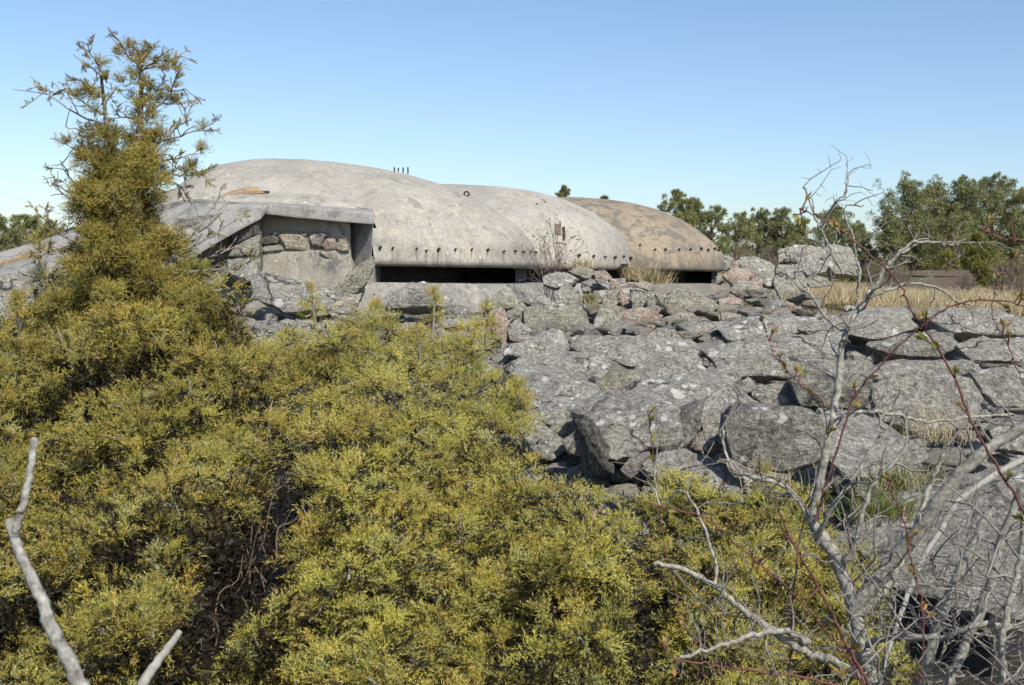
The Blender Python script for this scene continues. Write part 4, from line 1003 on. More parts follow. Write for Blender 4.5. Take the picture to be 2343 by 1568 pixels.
def juniper(name, label, poly, depth, step, seed, base_px, spikes=(), warm=0.0, dens=1.0, holes=(), rscale=1.0, bright=1.0, group='junipers in the foreground', under=True):
    rng = np.random.default_rng(seed); rr = random.Random(seed)
    bx = P(*base_px); root = empty(name, (bx.x, bx.y, G(bx.x, bx.y)))
    tag(root, label, 'juniper', group)
    fol = Foliage(); tw = Tubes(5)
    xs = [p[0] for p in poly]; ys = [p[1] for p in poly]
    y = min(ys); row = 0
    while y < max(ys):
        x = min(xs) + (row % 2) * step * .5
        while x < max(xs):
            px, py = x + rr.uniform(-.38, .38) * step, y + rr.uniform(-.38, .38) * step
            if in_poly(px, py, poly) and not any(in_poly(px, py, h) for h in holes):
                Y = depth(px, py) + rr.gauss(0, .15)
                r = step * rr.choice((.62, .8, .95, 1.1, 1.35)) * Y / F * rscale
                c = np.array(P(px, py, Y + r * .9))
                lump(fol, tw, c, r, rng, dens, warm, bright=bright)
                if under:                            # dead inner shoots down to the ground, cleft shade put into their dark colour
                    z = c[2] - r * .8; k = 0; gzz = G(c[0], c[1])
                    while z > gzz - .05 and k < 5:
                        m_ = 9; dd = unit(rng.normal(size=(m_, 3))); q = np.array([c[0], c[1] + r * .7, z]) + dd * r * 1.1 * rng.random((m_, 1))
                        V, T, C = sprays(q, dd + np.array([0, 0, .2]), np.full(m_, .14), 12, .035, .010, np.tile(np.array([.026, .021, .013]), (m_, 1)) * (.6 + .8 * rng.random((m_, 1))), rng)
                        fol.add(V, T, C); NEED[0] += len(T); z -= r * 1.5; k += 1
            x += step
        y += step * .82; row += 1
    for (px, py, Y, h) in spikes:                    # upright leading shoots
        n = max(3, int(h / 16))
        for i in range(n):
            t = i / (n - 1); p = np.array(P(px + rr.uniform(-5, 5), py + h * t, Y)); r = (9 + 22 * t) * Y / F
            lump(fol, None, p, r, rng, .8, warm + .1, up=.9, squash=1.3, inner=False, bright=bright * .9)
        tw.add([P(px, py + 4, Y), P(px + rr.uniform(-4, 4), py + h * .5, Y), P(px + rr.uniform(-8, 8), py + h * 1.3, Y + .05)], [.004, .008, .012])
    o = fol.build('foliage', M['needles'], root); tag(o, kind='stuff')
    # stems rising from the base
    for k in range(7):
        px, py = rr.choice(poly)[:2]
        mx = sum(xs) / len(xs); my = sum(ys) / len(ys); f = rr.uniform(.2, .55)
        e = P(mx + (px - mx) * f, my + (py - my) * f, depth(mx, my) + .4); e.z -= .35
        b = Vector(root.location) + Vector((rr.uniform(-.2, .2), rr.uniform(-.15, .25), -.05))
        mid = b.lerp(e, .5) + Vector((0, 0, .12))
        st = Tubes(7); st.add(smooth_line([b, mid, e], 6), np.linspace(.03, .008, 13)); st.build('stem', M['bark_grey'], root)
    if tw.V: tag(tw.build('twigs', M['bark_grey'], root), kind='stuff')
    return root

def lin(v, a, b, c, d): return float(np.interp(v, [a, b], [c, d]))

def gapd(x, y):
    """signed picture distance right of the dark gap between the two big junipers"""
    t = min(1, max(0, (y - 1080) / 440.0)); return x - (690 - 260 * t) if 1040 < y < 1600 else 999
# centre juniper mound
C_poly = [(650,745),(690,738),(740,728),(830,738),(880,758),(950,765),(985,758),(1030,775),(1080,768),(1110,775),(1128,820),(1145,860),(1160,910),(1168,965),(1190,1020),(1210,1055),(1280,1075),(1340,1100),(1390,1128),(1430,1160),(1450,1230),(1440,1300),(1460,1400),(1410,1500),(1400,1625),(440,1625),(470,1580),(545,1490),(595,1400),(665,1310),(715,1200),(715,1110),(690,1040),(660,980),(590,900),(590,800)]
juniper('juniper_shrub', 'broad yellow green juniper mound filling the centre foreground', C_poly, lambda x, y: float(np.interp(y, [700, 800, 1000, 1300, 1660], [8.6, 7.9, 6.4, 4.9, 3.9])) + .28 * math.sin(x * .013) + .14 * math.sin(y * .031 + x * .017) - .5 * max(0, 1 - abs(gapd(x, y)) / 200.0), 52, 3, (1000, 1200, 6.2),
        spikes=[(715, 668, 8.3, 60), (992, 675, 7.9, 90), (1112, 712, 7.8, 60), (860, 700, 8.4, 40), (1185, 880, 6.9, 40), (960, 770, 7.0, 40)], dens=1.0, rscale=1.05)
# left juniper mass
L_poly = [(-60,770),(0,755),(50,720),(55,660),(80,605),(110,600),(130,660),(190,710),(300,720),(420,710),(495,670),(530,640),(545,680),(540,760),(600,810),(620,920),(650,1000),(610,1050),(585,1070),(570,1160),(480,1210),(440,1310),(410,1420),(370,1540),(320,1625),(-60,1625)]
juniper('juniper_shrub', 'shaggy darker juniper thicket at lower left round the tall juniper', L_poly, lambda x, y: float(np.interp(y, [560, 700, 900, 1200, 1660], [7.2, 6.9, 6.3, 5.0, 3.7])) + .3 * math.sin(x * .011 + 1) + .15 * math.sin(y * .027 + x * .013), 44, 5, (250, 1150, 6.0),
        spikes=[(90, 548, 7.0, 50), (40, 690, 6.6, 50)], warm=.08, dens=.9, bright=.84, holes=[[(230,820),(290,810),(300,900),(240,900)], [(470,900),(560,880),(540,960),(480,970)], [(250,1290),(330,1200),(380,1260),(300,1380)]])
# lower right juniper behind the bare branches
R_poly = [(1440,1150),(1500,1130),(1560,1090),(1620,1085),(1660,1120),(1700,1150),(1760,1120),(1840,1140),(1900,1220),(1960,1290),(1990,1380),(2040,1480),(2060,1625),(1450,1625),(1500,1480),(1520,1400),(1490,1300),(1500,1220)]
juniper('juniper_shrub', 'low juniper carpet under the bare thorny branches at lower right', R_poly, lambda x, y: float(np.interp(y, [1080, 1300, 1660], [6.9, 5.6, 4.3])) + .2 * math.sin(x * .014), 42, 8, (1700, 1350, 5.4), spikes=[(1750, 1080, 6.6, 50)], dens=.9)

# tall juniper at the left: leaders, bare twigs, clumps
def tall_juniper():
    rng = np.random.default_rng(21); rr = random.Random(21)
    Y0 = 7.1
    b = P(330, 1000, Y0); root = empty('juniper_tree', (b.x, b.y, G(b.x, b.y)))
    tag(root, 'tall narrow juniper with two thin bare tops standing at the left', 'juniper', 'junipers in the foreground')
    g0 = Vector(root.location)
    lead = {'a': [(330, 1000), (325, 800), (318, 600), (315, 420), (318, 300), (322, 200), (318, 150), (322, 118)],
            'b': [(330, 1000), (300, 800), (270, 600), (262, 420), (248, 320), (238, 220), (231, 160), (228, 118)]}
    fol = Foliage(); tw = Tubes(5)
    for k, pts in lead.items():
        ln = smooth_line([g0 + Vector((.03 if k == 'a' else -.05, 0, 0))] + [P(x, y, Y0 + rr.uniform(-.06, .06)) for x, y in pts], 5, .003, rr)
        s = Tubes(8); s.add(ln, np.linspace(.034, .006 if k == 'a' else .004, len(ln))); s.build('trunk', M['bark_grey'], root)
    def shoot(p, d, L, n=20):
        V, T, C = sprays(np.array([p]), np.array([d]), np.array([L]), n, .018, .004, jcol(1, rng, .9) * .6, rng, .8, .1)
        fol.add(V, T, C)
    def branch(start, end, rad, tufts, subs=4, sag=.02):
        a = Vector(start); e = Vector(end); m = a.lerp(e, .5) + Vector((rr.gauss(0, .02), rr.gauss(0, .03), -sag))
        ln = smooth_line([a, m, e], 5, .004, rr); tw.add(ln, np.linspace(rad, rad * .35, len(ln)))
        L = (e - a).length
        for _ in range(subs):
            i = rr.randrange(len(ln) // 3, len(ln)); q = ln[i]
            d = (e - a).normalized() * .7 + Vector((rr.gauss(0, .6), rr.gauss(0, .6), rr.gauss(.1, .6)))
            d.normalize(); l2 = L * rr.uniform(.18, .45); q2 = q + d * l2
            tw.add(smooth_line([q, q.lerp(q2, .5) + Vector((0, 0, rr.gauss(0, .012))), q2], 3), np.linspace(rad * .5, rad * .25, 7))
            if rr.random() < tufts:
                for _k in range(rr.randint(2, 6)):
                    f = rr.uniform(.45, 1); qq = q.lerp(q2, f)
                    dd = d + Vector((rr.gauss(0, .7), rr.gauss(0, .7), rr.gauss(.2, .6))); shoot(qq, dd, rr.uniform(.03, .06), 22)
    # traced bare branches (start, end) in picture points
    for (s, e, tf) in [((318,150),(270,92),.8), ((318,160),(412,128),.9), ((320,190),(425,205),.8), ((320,210),(408,240),.8), ((320,160),(332,98),.9), ((322,150),(375,122),.8),
                       ((232,170),(190,140),.6), ((232,200),(176,180),.6), ((240,262),(150,205),.5), ((240,285),(102,210),.4), ((150,205),(108,208),.7), ((244,300),(150,290),.5), ((231,150),(205,120),.6),
                       ((236,240),(262,205),.6), ((245,300),(200,330),.6), ((330,330),(470,290),.6), ((345,345),(440,255),.8), ((350,370),(455,345),.7), ((360,400),(462,390),.9), ((350,380),(425,430),.7),
                       ((200,440),(138,368),.2), ((205,450),(118,400),.15), ((190,470),(122,420),.1), ((250,400),(165,300),.7), ((260,380),(150,330),.7), ((330,260),(405,180),.7), ((310,270),(262,250),.7),
                       ((400,560),(520,470),.2), ((400,580),(540,500),.2), ((410,600),(548,560),.3), ((420,560),(500,455),.3), ((180,560),(100,500),.6), ((160,560),(75,585),.6), ((430,620),(575,600),.5), ((180,520),(120,520),.4)]:
        branch(P(*s, Y0 + rr.uniform(-.1, .1)), P(*e, Y0 + rr.uniform(-.3, .25)), .008, tf, 6)
    # needle clumps along the tops and the dense body
    spots = []
    for y in range(125, 330, 17):
        spots.append((320 + rr.uniform(-10, 16), y, 5 + (y - 100) * .05, .7))
    for y in range(190, 330, 18): spots.append((320 + rr.uniform(-35, 45), y, 6 + (y - 100) * .05, .7))
    for y in range(150, 330, 36): spots.append((238 + rr.uniform(-20, 16), y, 6, .5))
    for x, y in ((290,110),(345,112),(385,140),(405,150),(395,205),(375,225),(400,240),(200,205),(185,210),(175,225),(160,330),(455,345),(440,385),(465,300),(455,400),(430,395),(270,130),(205,220)): spots.append((x, y, 6, .5))
    def body(y):   # left, right limits
        return (float(np.interp(y, [320, 420, 520, 600, 680, 760, 900], [222, 203, 182, 184, 140, 95, 60])), float(np.interp(y, [320, 420, 520, 600, 680, 760, 900], [356, 386, 392, 415, 490, 540, 600])))
    y = 325
    while y < 880:
        lo, hi = body(y); x = lo
        while x < hi:
            if rr.random() < (.82 if y > 560 else .76): spots.append((x + rr.uniform(-12, 12), y + rr.uniform(-12, 12), rr.uniform(17, 33), 3.0))
            x += 31
        y += 26
    for x, y in ((235, 425), (285, 440), (320, 415), (262, 462), (335, 452), (212, 452), (300, 470), (240, 400), (318, 385)): spots.append((x, y, 30, 3.0))
    for (x, y, rpx, dn) in spots:
        Y = Y0 + rr.gauss(0, .05 + .18 * min(1, max(0, (y - 300) / 400)))
        lump(fol, tw if rr.random() < .6 else None, np.array(P(x, y, Y)), rpx * Y / F * 1.25, rng, dn * (1.2 if rpx < 15 else 1.0), .22, up=.45, squash=1.0, inner=(y > 450), bright=.66 if y < 420 else .72)
    tag(fol.build('foliage', M['needles'], root), kind='stuff')
    tag(tw.build('twigs', M['bark_grey'], root), kind='stuff')
tall_juniper()
print('NEEDLES', NEED[0])

# dead stems in the dark gap between the junipers
rr = random.Random(4)
gap = empty('dead_shrub', tuple(P(560, 1400, 5.2))); gap.location.z = G(gap.location.x, gap.location.y)
tag(gap, 'dead bare shrub in the dark gap between left and centre junipers', 'shrub')
t = Tubes(5)
for _ in range(18):
    f = rr.random(); x = 660 - 230 * f + rr.uniform(-35, 35); y = 1150 + 330 * f + rr.uniform(-50, 60); Y = 5.7 - 1.0 * f + rr.uniform(-.1, .35)
    a = P(x, y + 90, Y + .1); e = P(x + rr.uniform(-70, 90), y - rr.uniform(0, 120), Y + rr.uniform(-.1, .2))
    t.add(smooth_line([a, a.lerp(e, .35) + Vector((rr.gauss(0, .03), 0, rr.gauss(0, .03))), a.lerp(e, .7) + Vector((rr.gauss(0, .03), 0, rr.gauss(0, .03))), e], 3)[:9], np.linspace(.006, .002, 9))
tag(t.build('twigs', M['bark_brown'], gap), kind='stuff')

# ------------------------------------------------------------------ background trees
PINE = np.array([[.165, .19, .075], [.20, .215, .085], [.24, .245, .10], [.14, .16, .07], [.26, .255, .115]])
def pine(label, px, top, Y, hw, seed, base=640, name='pine_tree', n=46, low=.25, tint=(1, 1, 1), cone=.75, sparse=1.0):
    rng = np.random.default_rng(seed); rr = random.Random(seed)
    tp = P(px, top, Y); gx, gy = tp.x, tp.y; gz = G(gx, gy); H = tp.z - gz; R = hw * Y / F
    root = empty(name, (gx, gy, gz)); tag(root, label, 'tree', 'trees beyond the bunker')
    tr = Tubes(7); bend = [Vector((gx + rr.gauss(0, .08) * i, gy + rr.gauss(0, .08) * i, gz - .1 + (H * .93) * i / 4)) for i in range(5)]
    ln = smooth_line(bend, 4); tr.add(ln, np.linspace(.13 * H / 6, .025, len(ln))); tr.build('trunk', M['pine_bark'], root)
    lim = Tubes(5); fol = Foliage(); pal = PINE * np.array(tint)
    for k in range(n):
        h = low + (1 - low) * (k + rr.random()) / n
        prof = (math.sin(min(1, (1 - h) / (1 - low) * 1.25 + .12) * math.pi / 2)) ** cone
        a = rr.uniform(0, 2 * math.pi); r = R * prof * rr.uniform(.35, 1.05) if h < .96 else R * .08
        c = Vector((gx + math.cos(a) * r, gy + math.sin(a) * r, gz + H * h - .15 * r))
        tz = ln[min(len(ln) - 1, int(h * .9 * (len(ln) - 1)))]
        lim.add(smooth_line([tz, tz.lerp(c, .55) + Vector((0, 0, -.1)), c], 3), np.linspace(.035, .012, 7))
        cr = R * rr.uniform(.26, .42) * (1.0 if h < .9 else .7)
        m = int(400 * sparse)
        d = unit(rng.normal(size=(m, 3)) + np.array([0, 0, .45]))
        # knobbly: a few sub-puffs per clump
        sub = rng.normal(size=(7, 3)) * np.array([.75, .75, .45]) * cr
        pos = np.array(c) + sub[rng.integers(0, 7, m)] + d * (cr * .42 * rng.random((m, 1)) ** .5)
        col = pal[rng.integers(0, len(pal), m)] * (.75 + .5 * rng.random((m, 1)))
        nd = unit(d + np.array([0, 0, .5]) + rng.normal(size=(m, 3)) * .4); sd = unit(np.cross(nd, rng.normal(size=(m, 3))))
        L = .12 + .08 * rng.random((m, 1)); w = .014 + .010 * rng.random((m, 1))
        V = np.stack([pos + sd * w, pos - sd * w, pos + nd * L], 1).reshape(-1, 3)
        fol.add(V, np.arange(len(V)).reshape(-1, 3), np.repeat(col, 3, axis=0))
    lim.build('limbs', M['pine_bark'], root)
    fol.build('crown', M['needles'], root)
    return root

PT = [('tallest rounded pine at the left end of the right hand grove', 2078, 420, 62, 72, 62, .05), ('pine with a knobbly top second from the left in the right hand grove', 2140, 428, 64, 62, 62, .1),
      ('pine with an open flat top in the middle of the right hand grove', 2205, 415, 63, 58, 60, .12), ('pine with the highest tip in the right hand grove', 2275, 408, 65, 62, 60, .12),
      ('pine cut by the right picture edge', 2345, 438, 62, 66, 60, .1), ('low pine leaning out at the left foot of the right hand grove', 2035, 500, 60, 42, 34, .1),
      ('low spreading pine in front of the right hand grove centre', 2170, 500, 60, 70, 54, .03),
      ('rounded pine rising just right of the tan dome top', 1548, 440, 60, 42, 30, .3), ('bushy pine second right of the tan dome', 1595, 462, 61, 40, 32, .2),
      ('thin open pine with bare trunk beside the tan dome curve', 1640, 475, 56, 30, 18, .45), ('dense pine in the gap between thin pine and heap', 1690, 492, 62, 46, 36, .1),
      ('pine with a small crest above the middle tree line', 1742, 486, 64, 42, 34, .1), ('pine with a dark tufted top above the right heap', 1790, 482, 63, 40, 32, .2), ('broad low pine left of the leafless branch tip', 1835, 508, 64, 44, 34, .1),
      ('rounded pine half hidden by the red stem', 1905, 482, 61, 56, 40, .15), ('small pine at the gap before the right hand grove', 1960, 520, 62, 40, 30, .1),
      ('pine whose tip just shows over the seam of middle and tan dome', 1290, 432, 72, 26, 26, .5), ('pine tip peeking over the tan dome crown', 1385, 453, 74, 18, 20, .6),
      ('leftmost dark pine on the left horizon', -5, 500, 60, 48, 34, .1), ('dark pine behind the left roof slope', 62, 495, 62, 42, 34, .1), ('low pine nearest the tall juniper on the left horizon', 112, 512, 60, 38, 30, .1)]
for i, (lab, px, top, Y, hw, n, low) in enumerate(PT):
    pine(lab, px, top, Y, hw, 100 + i, n=n, low=low, tint=(1.15, 1.1, 1.0) if i % 3 == 1 else (1, 1, 1), sparse=.6 if 'thin' in lab else 1.0)
pine('olive cone shaped juniper below the right hand grove', 2168, 583, 50, 34, 301, name='juniper_tree', n=34, low=.02, tint=(1.15, 1.0, .62), cone=1.0)
pine('larger olive juniper in front of the rightmost pines', 2238, 540, 52, 46, 302, name='juniper_tree', n=40, low=.02, tint=(1.05, .95, .6), cone=1.0)

# leafless scrub
def scrub(label, px, py_top, Y, hw, seed, stems=16, mat='twig_brown', name='bare_shrub', leafy=0.0, group='leafless scrub beyond the rubble', thin=1.0, kids=5, lv=3):
    rr = random.Random(seed); rng = np.random.default_rng(seed)
    tp = P(px, py_top, Y); gz = G(tp.x, Y); H = tp.z - gz; R = hw * Y / F
    root = empty(name, (tp.x, tp.y, gz)); tag(root, label, 'shrub', group)
    t = Tubes(4); leaves = []
    def grow(p, d, L, r, level):
        q = p + d * L; mid = p.lerp(q, .5) + Vector((rr.gauss(0, .07), rr.gauss(0, .07), rr.gauss(0, .05))) * L
        t.add([p, mid, q], [r, r * .75, r * .5])
        if level <= 0:
            leaves.append(q); return
        for _ in range(kids if level > 1 else kids - 1):
            f = rr.uniform(.3, 1.0); s = p.lerp(q, f)
            nd = (d + Vector((rr.gauss(0, .6), rr.gauss(0, .6), rr.gauss(.12, .4)))).normalized()
            grow(s, nd, L * rr.uniform(.4, .65), r * .55, level - 1)
    for k in range(stems):
        a = rr.uniform(0, 6.28); rad = R * .35 * rr.random()
        p = Vector((tp.x + math.cos(a) * rad, tp.y + math.sin(a) * rad, gz - .05))
        d = Vector((math.cos(a) * R * .9 * rr.random() / max(H, .3), math.sin(a) * R * .9 * rr.random() / max(H, .3), 1)).normalized()
        grow(p, d, H * rr.uniform(.45, .68), .016 * thin, lv - 1 if lv > 1 else 1)
    tag(t.build('branches', M[mat], root), kind='stuff')
    if leafy and leaves:
        lp = [l for l in leaves if rr.random() < leafy]
        if lp:
            N = len(lp); p0 = np.repeat(np.array([tuple(x) for x in lp]), 4, axis=0); d = rng.normal(size=(len(p0), 3)) + np.array([0, 0, .6])
            nd = unit(d); sd = unit(np.cross(nd, rng.normal(size=nd.shape))); L = .035 + .02 * rng.random((len(p0), 1))
            c = np.array([.17, .19, .035]) * (.7 + .6 * rng.random((len(p0), 1)))
            V = np.stack([p0, p0 + nd * L * .5 + sd * L * .28, p0 + nd * L, p0 + nd * L * .5 - sd * L * .28], 1).reshape(-1, 3)
            T = np.arange(len(V)).reshape(-1, 4)
            me = mesh_np('leaves', V, T, np.repeat(c, 4, axis=0)); tag(link_mesh('leaves', me, M['leaf'], root, smooth=False), kind='stuff')
    return root
for i, a in enumerate([('brown leafless thicket at the right edge below the pines', 2300, 570, 42, 80, 16), ('grey brown thicket in front of the low brown wall end', 2210, 600, 43, 60, 14), ('tangled bare shrub at the right edge above the yellow grass', 2350, 610, 36, 60, 12),
     ('bare shrub left of the low brown wall', 2060, 590, 46, 50, 12), ('low brown shrub beside the right end of the heap', 2000, 575, 46, 40, 10), ('brown green scrub behind the heap of boulders', 1760, 545, 45, 60, 14), ('scrub between the tan dome and the boulder heap', 1690, 545, 44, 46, 14),
     ('bare scrub behind the crowning boulder', 1850, 550, 46, 50, 12), ('leafless bushes on the left horizon between the pines', 90, 510, 55, 50, 14), ('leafless bush right of the left horizon pines', 150, 505, 52, 34, 10)]):
    scrub(a[0], a[1], a[2], a[3], a[4], 500 + i, a[5], thin=1.1)
# small leafing bush growing against the middle dome
sb = scrub('small thin bush with fresh green leaves growing between first and middle dome', 1262, 455, 24.6, 62, 77, 7, 'twig_brown', 'small_bush', .55, 'bushes by the bunker', .65, 5, 3)

# low brown wall at the far right
a = P(1985, 640, 47); b = P(2200, 612, 46); gz = G(b.x, 46)
wall = empty('low_wall', (a.x, 47, gz)); tag(wall, 'long low dark brown wall beyond the yellow grass at right', 'wall')
x0, xm, x1 = P(2035, 640, 47).x, P(2100, 640, 47).x, P(2215, 640, 47).x; zt = P(2150, 617, 47).z; zm = P(2150, 633, 47).z; zl = P(2035, 633, 47).z
def panel(name, poly, y0, y1):
    V = [(x, y0, z) for x, z in poly] + [(x, y1, z) for x, z in poly]; k = len(poly)
    link_mesh(name, fix_normals(mesh_py(name, V, [tuple(range(k)), tuple(range(2 * k - 1, k - 1, -1))] + [(i, (i + 1) % k, (i + 1) % k + k, i + k) for i in range(k)])), M['brown_steel'], wall, smooth=False)
panel('upper_panel', [(x0, zm + .02), (x0, zl + .05), (xm, zt - .05), (x1, zt), (x1, zm + .02)], 47.0, 47.2)
panel('lower_panel', [(x0 - .6, gz - .2), (x0 - .6, zm - .08), (x1 + .2, zm), (x1 + .2, gz - .2)], 46.85, 47.15)

# ------------------------------------------------------------------ grass
def blades(pts, h, w, col, rng, lean=.35):
    N = len(pts); h = np.asarray(h).reshape(-1, 1)
    d = unit(rng.normal(size=(N, 3)) * np.array([lean, lean, 0]) + np.array([0, 0, 1]))
    sd = unit(rng.normal(size=(N, 3)) * np.array([1, 1, .05])); out = d * np.array([1, 1, 0])
    mid = pts + d * h * .55; tip = pts + d * h + out * h * .6 + np.array([0, 0, -.12]) * h
    V = np.stack([pts - sd * w, pts + sd * w, mid + sd * w * .7, mid - sd * w * .7, tip], 1)
    n = np.arange(N)[:, None] * 5
    T = np.concatenate([n + np.array([[0, 1, 2]]), n + np.array([[0, 2, 3]]), n + np.array([[3, 2, 4]])])
    return V.reshape(-1, 3), T, np.repeat(col, 5, axis=0)
STRAW = np.array([[.54, .445, .27], [.47, .375, .21], [.60, .515, .34], [.40, .30, .17], [.28, .26, .11]])
def field():
    rng = np.random.default_rng(3); N = 44000
    y = 26 + 30 * rng.random(N) ** 1.2; u = rng.random(N)
    px = 1800 + 640 * u
    x = (px - 1171) / F * y
    keep = ~((y < 31) & (px < 1840)) & ~((y < 27.0 - (px - 1900) * .003))
    x, y = x[keep], y[keep]
    nz = np.array([noise.noise(Vector((a * .5, b * .5, 0))) for a, b in zip(x, y)])
    z = np.array([G(a, b) for a, b in zip(x, y)])
    c = STRAW[rng.choice(5, len(x), p=[.3, .25, .25, .12, .08])] * (.8 + .4 * rng.random((len(x), 1)))
    gm = nz > .32; c[gm] = np.array([.16, .165, .06]) * (.7 + .6 * rng.random((gm.sum(), 1)))
    h = (.30 + .22 * rng.random(len(x))) * np.where(gm, .45, 1.0) * (1 + .5 * nz)
    V, T, C = blades(np.stack([x, y, z - .02], 1), h, .011, c, rng, .3)
    o = link_mesh('dry_grass', mesh_np('dry_grass', V, T, C), M['grass'], smooth=False)
    tag(o, 'pale yellow dry grass covering the field at right', 'grass', kind='stuff')
field()
def tuft(label, px, py, Y, h, spread, n, seed, green=.1, w=.006, group='grass tufts among the rocks', drop=.0):
    rng = np.random.default_rng(seed); p = P(px, py, Y)
    pts = np.array(p) + rng.normal(size=(n, 3)) * np.array([spread, spread * .7, .02])
    c = STRAW[rng.choice(4, n)] * (.8 + .4 * rng.random((n, 1)))
    gm = rng.random(n) < green; c[gm] = np.array([.13, .16, .03]) * (.7 + .6 * rng.random((gm.sum(), 1)))
    V, T, C = blades(pts, h * (.5 + .7 * rng.random(n)), w, c, rng, .45)
    o = link_mesh('grass_tuft', mesh_np('grass_tuft', V - np.array(p), T, C), M['grass'], smooth=False); o.location = p
    tag(o, label, 'grass', group)
tuft('dry straw tuft with green base in front of the tan dome slit', 1492, 648, 26.5, .42, .18, 420, 1, .2)
tuft('straw tuft against the left side of the tan dome', 1458, 640, 27.0, .50, .16, 260, 2, .05)
tuft('short straw tuft at the foot of the middle dome', 1330, 615, 26.2, .32, .14, 220, 3, .05)
tuft('green and straw tuft in the rocks below the pyramid boulder', 1345, 692, 21.3, .25, .10, 160, 4, .5)
tuft('tall dry stalks in front of the speckled rock face behind branches', 2140, 1010, 9.3, .40, .13, 130, 5, .05, .003)
tuft('bright green grass clump beside the white branch', 2015, 1185, 6.9, .20, .10, 420, 6, .85, .003)
tuft('green grass clump under the broad speckled rock', 2085, 1125, 7.6, .26, .16, 420, 7, .6, .003)
tuft('thin dry stalks in the hollow under the massive dark boulder', 1790, 1130, 7.9, .22, .09, 110, 8, .1, .0025)
tuft('straw fringe at the foot of the right heap', 1850, 690, 26.5, .45, .35, 420, 9, .1)
tuft('straw fringe in front of the white lichened boulder', 1930, 690, 27.5, .5, .45, 460, 10, .05)

# ------------------------------------------------------------------ bare branches in the foreground
def traced(pts, dY=0.0, n=5, jit=.002, rr=random):
    return smooth_line([P(p[0], p[1], p[2] + dY) for p in pts], n, jit, rr)

